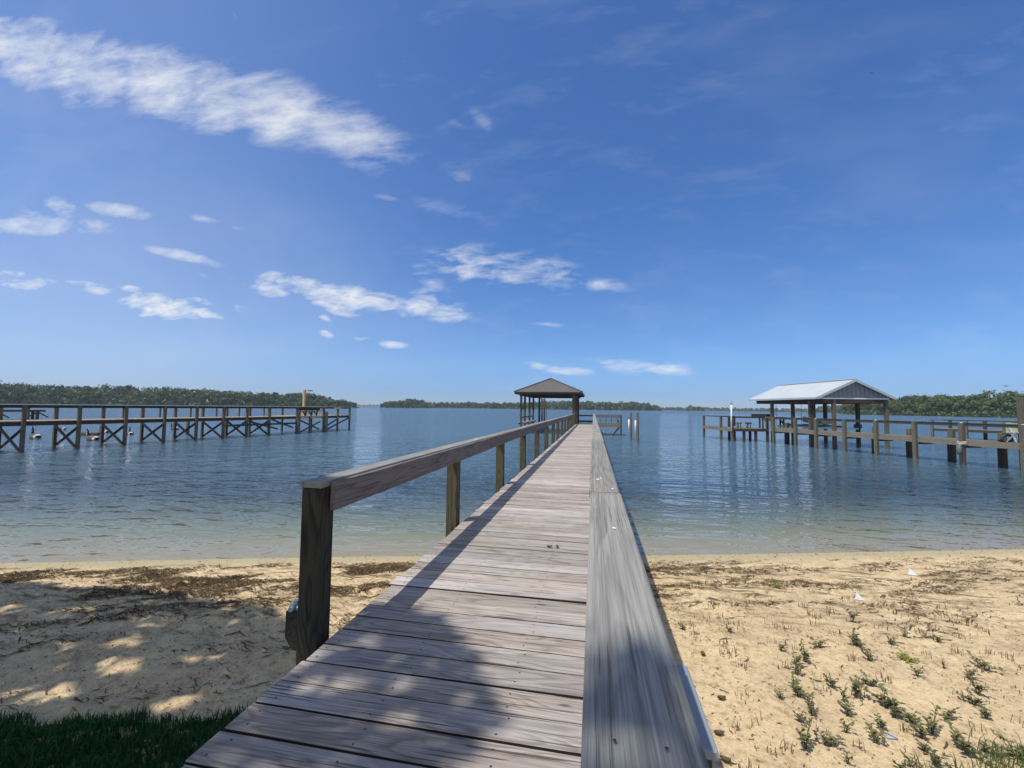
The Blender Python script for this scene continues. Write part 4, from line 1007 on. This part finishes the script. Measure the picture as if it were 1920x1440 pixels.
PLANTS = [(0.94,4.94,2),(1.42,5.0,2),(2.82,5.49,0),(2.58,4.97,1),(3.17,5.25,2),(3.43,5.19,2),(1.79,4.7,2),(1.93,4.53,0),(2.17,4.82,1),(2.52,4.65,2),(2.94,5.05,2),(2.86,4.74,4),(1.81,4.44,2),(1.74,4.25,2),(2.78,4.46,2),(3.11,4.65,3),(3.2,4.52,2),(3.46,4.71,1),(3.07,4.25,0),(2.92,4.09,1),(2.89,3.93,2),(1.95,4.12,2),(2.07,4.01,0),(2.28,4.22,1),(1.89,3.77,2),(1.63,3.96,1),(1.62,3.72,0),(1.46,3.85,2),(2.23,3.93,1),(1.95,3.95,3),(2.05,3.66,2),(2.22,3.82,2),(1.49,3.61,2),(1.41,3.33,0),(1.58,3.39,1),(1.76,3.55,3),(1.91,3.49,2),(2.3,3.77,2),(2.37,3.67,0),(2.6,3.87,1),(2.19,3.48,2),(2.26,3.6,2),(2.45,3.51,1),(2.58,3.54,2),(2.42,6.51,4),(2.0,3.3,3),(1.9,3.22,2),(2.74,3.52,1),(2.17,3.34,1),(1.61,3.24,3)]
look = ['tall branching green seedling', 'bushy spreading green seedling', 'small upright green seedling', 'sparse thin stemmed seedling', 'creeping yellow green plant']
for (nm, a, b, c, d, mt) in specs:
    protos.append((seedling_parts(40+len(protos), a, b, c, d, mt), mt))
bykind = {k: [] for k in range(5)}
for p in PLANTS: bykind[p[2]].append(p)
ordn = ['first','second','third','fourth','fifth','sixth','seventh','eighth','ninth','tenth','eleventh','twelfth','thirteenth','fourteenth','fifteenth','sixteenth','seventeenth','eighteenth','nineteenth','twentieth','twenty-first','twenty-second','twenty-third','twenty-fourth','twenty-fifth','twenty-sixth']
for k, lst in bykind.items():
    if not lst: continue
    lst.sort(key=lambda p: -(p[1]-.228*p[0])); root = None
    rows = [lst[i:i+5] for i in range(0, len(lst), 5)]
    rown = ['nearest the water', 'in the next row inland', 'in the middle row', 'in the row before the last', 'in the last row']
    for ri, row in enumerate(rows):
        row.sort(key=lambda p: p[0]/p[1])
        for ci, (x, y_, _) in enumerate(row):
            where = rown[ri] if ri < len(rows)-1 or len(rows) == 1 else 'in the row farthest inland'
            pos_ = ('%s from the boardwalk' % ordn[ci]) if len(row) > 1 else 'alone'
            lab = '%s, %s %s' % (look[k], pos_, where)
            if k == 4: lab = ['creeping yellow green plant by the washed up weed near the water', 'creeping yellow green plant among the green seedlings on the right sand'][0 if y_ > 6 else 1]
            z_ = gz(x, y_)
            if root is None:
                root = thing('beach_seedling', lab, 'seedling', (0,0,0), 'seedlings growing in the right sand')
                (st_, Vs, Fs), mt = protos[k]
                st_.build('stem', M['seedstem'], root)
                me = MB(); me.add(Vs, Fs, 0, True); me.build('foliage', M[mt], root)
                root.location = (x, y_, z_); root.rotation_euler = (0,0,rng.uniform(0,6.28)); root.scale = (rng.uniform(.85,1.15),)*3
            else: dup(root, (x, y_, z_), rng.uniform(0,6.28), rng.uniform(.75,1.2), lab)
# grass sprigs bottom right corner
X = np.concatenate([2.78+r.normal(0,.12,260), 2.5+r.normal(0,.1,80), 2.2+r.normal(0,.1,70), 2.0+r.normal(0,.06,60)]); Y = np.concatenate([3.42+r.normal(0,.07,260), 3.3+r.normal(0,.05,80), 3.2+r.normal(0,.05,70), 3.12+r.normal(0,.05,60)])
M['sprig'] = leafmat('sprig_blades', (.05,.085,.02), (.16,.2,.06), .3, 2.)
blades(0, X, Y, .05, .13, 'grass_sprigs', 'loose green grass sprigs in the sand at the lower right corner', M['sprig'])

# dry stubble of dead stalks between the seedlings
rs = np.random.default_rng(77); cx_ = rs.uniform(.9, 4.2, 95); cy_ = rs.uniform(3.0, 6.2, 95); kk = cy_ < 5.4+.25*cx_; cx_, cy_ = cx_[kk], cy_[kk]
X = (cx_[:,None]+rs.normal(0,.035,(len(cx_),9))).ravel(); Y = (cy_[:,None]+rs.normal(0,.03,(len(cx_),9))).ravel()
M['stubble'] = leafmat('dry_stalks', (.10,.06,.04), (.24,.17,.11), .1, 2.)
r = rs; blades(0, X, Y, .02, .075, 'dry_stubble', 'thin brown dead stalks standing among the seedlings on the right sand', M['stubble'])
# dry leaves, scraps, stick
def dryleaf(x, y_, z_, s, rz, label, mat='dryleaf'):
    mb = MB(); vs = []
    prof = [(-1,.0),(-.6,.45),(0,.6),(.55,.42),(1,.0)]
    for u, w in prof:
        for k in (-1, 0, 1):
            xx, yy = u*s, k*w*s; zz = .012+.35*s*(abs(k)*.9) + .2*s*u*u
            vs.append((x+xx*math.cos(rz)-yy*math.sin(rz), y_+xx*math.sin(rz)+yy*math.cos(rz), z_+zz))
    n = len(vs); vs2 = vs+[(a, b, c-.003) for a, b, c in vs]
    fs = [(r_*3+k, r_*3+k+1, r_*3+k+4, r_*3+k+3) for r_ in range(4) for k in range(2)]
    mb.add(vs2, fs+[tuple(n+i for i in reversed(q)) for q in fs], 0, True)
    o = mb.build('dry_leaf', M[mat]); tag(o, label, 'leaf')
for x, y_, lab in ((1.02,4.44,'curled dry leaf on the sand by the rail shadow, farthest from the viewer'),(1.0,3.76,'curled dry leaf on the sand by the rail shadow, level with the grey box'),(.87,3.35,'curled dry leaf at the shadow edge above the pale board'),(.84,3.1,'curled dry leaf at the shadow edge, nearest the viewer')):
    dryleaf(x, y_, gz(x, y_), .035, rng.uniform(0,3), lab)
dryleaf(-.46, 4.67, 1.002, .03, .4, 'pale brown leaf scrap on the boardwalk planks, the left one of two'); dryleaf(-.38, 4.69, 1.002, .03, 1.8, 'dark brown leaf scrap on the boardwalk planks, the right one of two')
def scrap(x, y_, s, lab, mat):
    z_ = gz(x, y_)
    mb = MB(); v = [(x-s,y_,z_+.005),(x+s,y_-.3*s,z_+.005),(x+.2*s,y_+.5*s,z_+.01),(x-.5*s,y_+.2*s,z_+1.7*s)]
    v2 = v+[(a+.003, b+.003, c-.002) for a, b, c in v]
    mb.add(v2, [(0,1,3),(1,2,3),(4,7,5),(5,7,6)]); o = mb.build('litter_scrap', M[mat]); tag(o, lab, 'scrap')
scrap(4.65, 7.47, .06, 'white folded scrap among the weed on the right beach, nearer the water', 'white'); scrap(3.28, 6.21, .055, 'white folded scrap on the right beach above the seedlings', 'white')
o = MB().frame_box((2.05,3.57,gz(2.05,3.57)+.008), (1,.15,0), (-.15,1,0), (0,0,1), .035, .018, .004).build('litter_scrap', M['greyplastic']); tag(o, 'flat pale grey scrap lying between the seedlings', 'scrap')
z_ = gz(-3.55, 3.88)
o = MB().tube([(-3.66,3.83,z_+.01),(-3.55,3.90,z_+.025),(-3.44,3.86,z_+.012)], [.006,.008,.004], 6).tube([(-3.56,3.9,z_+.022),(-3.60,3.98,z_+.02)], [.005,.002], 5).build('twig', M['bark']); tag(o, 'short forked twig on the shaded sand left of the boardwalk', 'twig')

# ------------------------------------------------------------------ air
m, nt = new_mat('thin_haze'); N = NT(nt)
pv_ = nt.nodes.new('ShaderNodeVolumePrincipled'); pv_.inputs['Color'].default_value = (.80,.90,1,1); pv_.inputs['Density'].default_value = HAZE
o_ = nt.nodes.new('ShaderNodeOutputMaterial'); nt.links.new(pv_.outputs[0], o_.inputs['Volume'])
hz = MB().box(-5400, 5400, -900, 9400, -4.4, 56); o = hz.build('haze', m); tag(o, 'thin pale air over the lake', kind='stuff')

# ------------------------------------------------------------------ sky, clouds, sun
w = bpy.data.worlds.new('World'); sc.world = w; w.use_nodes = True; nt = w.node_tree; nt.nodes.clear(); N = NT(nt)
sun_el = math.atan2(1, math.hypot(.36, .30)); sun_az = math.atan2(-.36, -.30)
sky = nt.nodes.new('ShaderNodeTexSky'); sky.sky_type = 'NISHITA'; sky.sun_disc = False
sky.sun_elevation = sun_el; sky.sun_rotation = sun_az % (2*math.pi); sky.altitude = 0; sky.air_density = 1.0; sky.dust_density = .3; sky.ozone_density = 3.
gen = N.n('ShaderNodeTexCoord').outputs['Generated']
sp = N.n('ShaderNodeSeparateXYZ', i_0=gen)
dy = N.math('MAXIMUM', sp.outputs[1], .02)
pv = N.n('ShaderNodeCombineXYZ', i_0=N.math('DIVIDE', sp.outputs[0], dy), i_1=N.math('DIVIDE', sp.outputs[2], dy), i_2=0.).outputs[0]
front = N.mapr(sp.outputs[1], .05, .2)
nA = N.math('ADD', N.math('MULTIPLY', N.noise(N.mapping(pv, rot=(0,0,R(34)), scale=(4.2,13.,1)), 1., 9., .66, .35), .6), N.math('MULTIPLY', N.noise(N.mapping(pv, rot=(0,0,R(-10)), scale=(7,15,1)), 1., 8., .66, .3), .4))
nB = N.noise(N.mapping(pv, rot=(0,0,R(10)), scale=(11,34,1)), 1., 8., .64, .4)
CL = [(-1.809, 1.144, 0.232, 0.1038, -25.0, 1.0, 0), (-1.529, 1.027, 0.218, 0.1018, -20.8, 1.0, 0), (-1.265, 0.948, 0.226, 0.0935, -21.9, 1.0, 0), (-1.072, 0.881, 0.164, 0.0937, -19.9, 0.95, 0), (-0.886, 0.831, 0.192, 0.0827, -24.1, 1.0, 0), (-0.657, 0.732, 0.174, 0.0644, -25.7, 0.9, 0), (-1.15, 0.826, 0.137, 0.0209, -22.3, 0.6, 0), (-1.69, 1.209, 0.135, 0.0393, -30.6, 0.35, 0), (-0.924, 0.909, 0.152, 0.0575, -24.4, 0.4, 0), (-1.744, 0.968, 0.135, 0.034, -19.9, 0.25, 0), (-1.664, 0.546, 0.295, 0.034, -5.5, 0.8, 0), (-1.72, 0.582, 0.163, 0.0375, -10.9, 0.55, 0), (-1.608, 0.596, 0.085, 0.0312, -22.0, 0.75, 0), (-1.389, 0.572, 0.138, 0.0254, -13.1, 0.85, 0), (-1.236, 0.54, 0.051, 0.0138, -18.6, 0.5, 0), (-1.041, 0.51, 0.148, 0.0134, -17.0, 0.6, 0), (-1.18, 0.431, 0.162, 0.017, -14.4, 0.8, 0), (-1.078, 0.362, 0.037, 0.0087, -15.9, 0.5, 1), (-1.76, 0.377, 0.17, 0.0267, -10.6, 0.85, 1), (-1.484, 0.347, 0.088, 0.0206, -11.8, 0.8, 1), (-1.33, 0.334, 0.056, 0.0127, -13.2, 0.8, 1), (-1.229, 0.279, 0.133, 0.0341, -9.2, 1.15, 1), (-1.172, 0.277, 0.065, 0.0208, -25.7, 1.0, 1), (-1.064, 0.254, 0.051, 0.0131, -13.3, 1.0, 1), (-1.078, 0.288, 0.072, 0.0117, -13.1, 0.7, 1), (-0.951, 0.258, 0.049, 0.0161, -26.6, 0.55, 1), (-1.564, 0.292, 0.059, 0.0134, -9.3, 0.35, 1), (-0.964, 0.343, 0.045, 0.0116, -15.8, 0.75, 1), (-0.858, 0.312, 0.079, 0.0208, -18.9, 0.85, 1), (-0.786, 0.33, 0.123, 0.0194, -14.0, 0.9, 1), (-0.633, 0.286, 0.163, 0.028, -11.1, 1.15, 1), (-0.672, 0.26, 0.074, 0.0162, -18.2, 0.95, 1), (-0.697, 0.233, 0.027, 0.0094, -35.0, 0.6, 1), (-0.394, 0.243, 0.093, 0.0226, -10.4, 0.9, 1), (-0.391, 0.271, 0.076, 0.0254, -19.8, 0.55, 1), (-0.41, 0.322, 0.058, 0.0233, -39.1, 0.45, 1), (-0.29, 0.366, 0.108, 0.0298, -6.2, 0.6, 1), (-0.243, 0.33, 0.129, 0.0263, -7.0, 0.75, 1), (-0.117, 0.329, 0.091, 0.0344, -19.3, 0.55, 1), (0.015, 0.288, 0.062, 0.0148, -8.9, 0.5, 1), (-0.688, 0.188, 0.023, 0.0081, -17.1, 0.85, 1), (-0.59, 0.174, 0.035, 0.007, -3.6, 0.7, 1), (-0.501, 0.156, 0.039, 0.0095, -3.3, 0.75, 1), (-0.1, 0.198, 0.032, 0.005, -6.0, 0.5, 1), (-0.13, 0.099, 0.034, 0.0107, -21.1, 0.6, 1), (-0.058, 0.088, 0.062, 0.009, -4.1, 0.75, 1), (0.033, 0.106, 0.04, 0.0085, -4.8, 0.5, 1), (0.117, 0.095, 0.094, 0.0145, -3.4, 0.75, 1), (-1.28, 0.102, 0.2, 0.0075, -3.0, 0.35, 1), (-0.328, 0.578, 0.061, 0.0228, -24.0, 0.42, 0), (-0.277, 0.722, 0.045, 0.0157, -51.1, 0.36, 0), (-0.344, 0.719, 0.028, 0.0111, -31.2, 0.3, 0), (-0.524, 0.54, 0.049, 0.0082, -16.8, 0.4, 0), (-0.369, 0.503, 0.111, 0.0234, -20.4, 0.36, 0), (-0.36, 0.453, 0.033, 0.0105, -17.5, 0.3, 0), (-1.025, 1.132, 0.034, 0.0067, -60.5, 0.3, 0)]
MA = MBv = None
for (cx, cy, ha, hb, ang, wt, kind) in CL:
    mp = N.mapping(pv, loc=(cx,cy,0), rot=(0,0,R(ang)), scale=(ha,hb,1), typ='TEXTURE')
    d = N.mapr(N.vmath('LENGTH', mp), .1, 1.95, wt, 0., True)
    if kind == 0: MA = d if MA is None else N.math('SMOOTH_MAX', MA, d, .15)
    else: MBv = d if MBv is None else N.math('MAXIMUM', MBv, d)
dA = N.math('MULTIPLY', N.mapr(N.math('ADD', MA, N.math('MULTIPLY', N.math('SUBTRACT', nA, .5), 3.8)), .10, 1.5), N.mapr(MA, .0, .6))
dB = N.math('MULTIPLY', N.mapr(N.math('ADD', MBv, N.math('MULTIPLY', N.math('SUBTRACT', nB, .5), 3.2)), .20, 1.45), N.mapr(MBv, .0, .55))
veil = N.math('MULTIPLY', N.mapr(N.noise(N.mapping(pv, rot=(0,0,R(20)), scale=(.9,2.4,1)), 1., 5., .6, .3), .5, .8), .12)
spv = N.n('ShaderNodeSeparateXYZ', i_0=pv)
haze_l = N.math('MULTIPLY', N.mapr(spv.outputs[0], -.1, -1.5, 0., 1., True), N.mapr(spv.outputs[1], .05, .9, .26, .10))
veil = N.math('ADD', veil, haze_l)
dens = N.math('MULTIPLY', N.math('MAXIMUM', N.math('MAXIMUM', dA, dB), veil), front, clamp=True)
# unseen broken cloud added behind the viewer as neutral fill light
zc = N.math('MAXIMUM', sp.outputs[2], .06)
bk = N.n('ShaderNodeCombineXYZ', i_0=N.math('DIVIDE', sp.outputs[0], zc), i_1=N.math('DIVIDE', sp.outputs[1], zc), i_2=3.).outputs[0]
bkd = N.math('MULTIPLY', N.mapr(N.noise(bk, 1.1, 7., .6, .3), .40, .62), N.mapr(sp.outputs[1], -.02, -.35))
dens = N.math('MAXIMUM', dens, bkd)
dens = N.math('MULTIPLY', dens, .93)
SKY_K = .132
tint = N.ramp(sp.outputs[2], [(0, (.42,.62,1.05)), (.035, (.36,.55,1.0)), (.10, (.46,.66,1.0)), (.2, (.49,.69,1.0)), (.41, (.47,.735,1.09)), (.70, (.53,.77,1.12)), (.80, (1.05,1.08,1.15))])
skyc = N.mix(1., sky.outputs[0], tint, 'MULTIPLY')
bg1 = N.n('ShaderNodeBackground', i_0=skyc, i_1=SKY_K).outputs[0]
bg2 = N.n('ShaderNodeBackground', i_0=c4((.90,.93,.97)), i_1=.95).outputs[0]
o = nt.nodes.new('ShaderNodeOutputWorld'); nt.links.new(N.n('ShaderNodeMixShader', i_0=dens, i_1=bg1, i_2=bg2).outputs[0], o.inputs[0])

sl = bpy.data.lights.new('sun', 'SUN'); sl.energy = 4.4; sl.angle = R(.53); sl.color = (1., .955, .88)
so = bpy.data.objects.new('sun', sl); COL.objects.link(so)
so.rotation_euler = Vector((-.36, -.30, 1.)).to_track_quat('Z', 'Y').to_euler()

# ------------------------------------------------------------------ camera
cam = bpy.data.cameras.new('camera'); co = bpy.data.objects.new('camera', cam); COL.objects.link(co)
cam.sensor_width = 36; cam.lens = 36*800/1920; cam.clip_end = 20000; cam.clip_start = .05
p, ro = R(3.2), R(.66)
FWv = Vector((-math.sin(yaw)*math.cos(p), math.cos(yaw)*math.cos(p), math.sin(p))); RTv = Vector((math.cos(yaw), math.sin(yaw), 0)); UPv = RTv.cross(FWv)
r2 = RTv*math.cos(ro)+UPv*math.sin(ro); u2 = -RTv*math.sin(ro)+UPv*math.cos(ro)
mw = Matrix.Identity(4)
for i in range(3): mw[i][0] = r2[i]; mw[i][1] = u2[i]; mw[i][2] = -FWv[i]
mw[0][3], mw[1][3], mw[2][3] = 0, 0, 2.5
co.matrix_world = mw
sc.camera = co
sc.view_settings.view_transform = 'Standard'; sc.view_settings.look = 'None'; sc.view_settings.exposure = 0.; sc.view_settings.gamma = 1.
sc.cycles.use_denoising = True
sc.cycles.max_bounces = 8; sc.cycles.transparent_max_bounces = 12
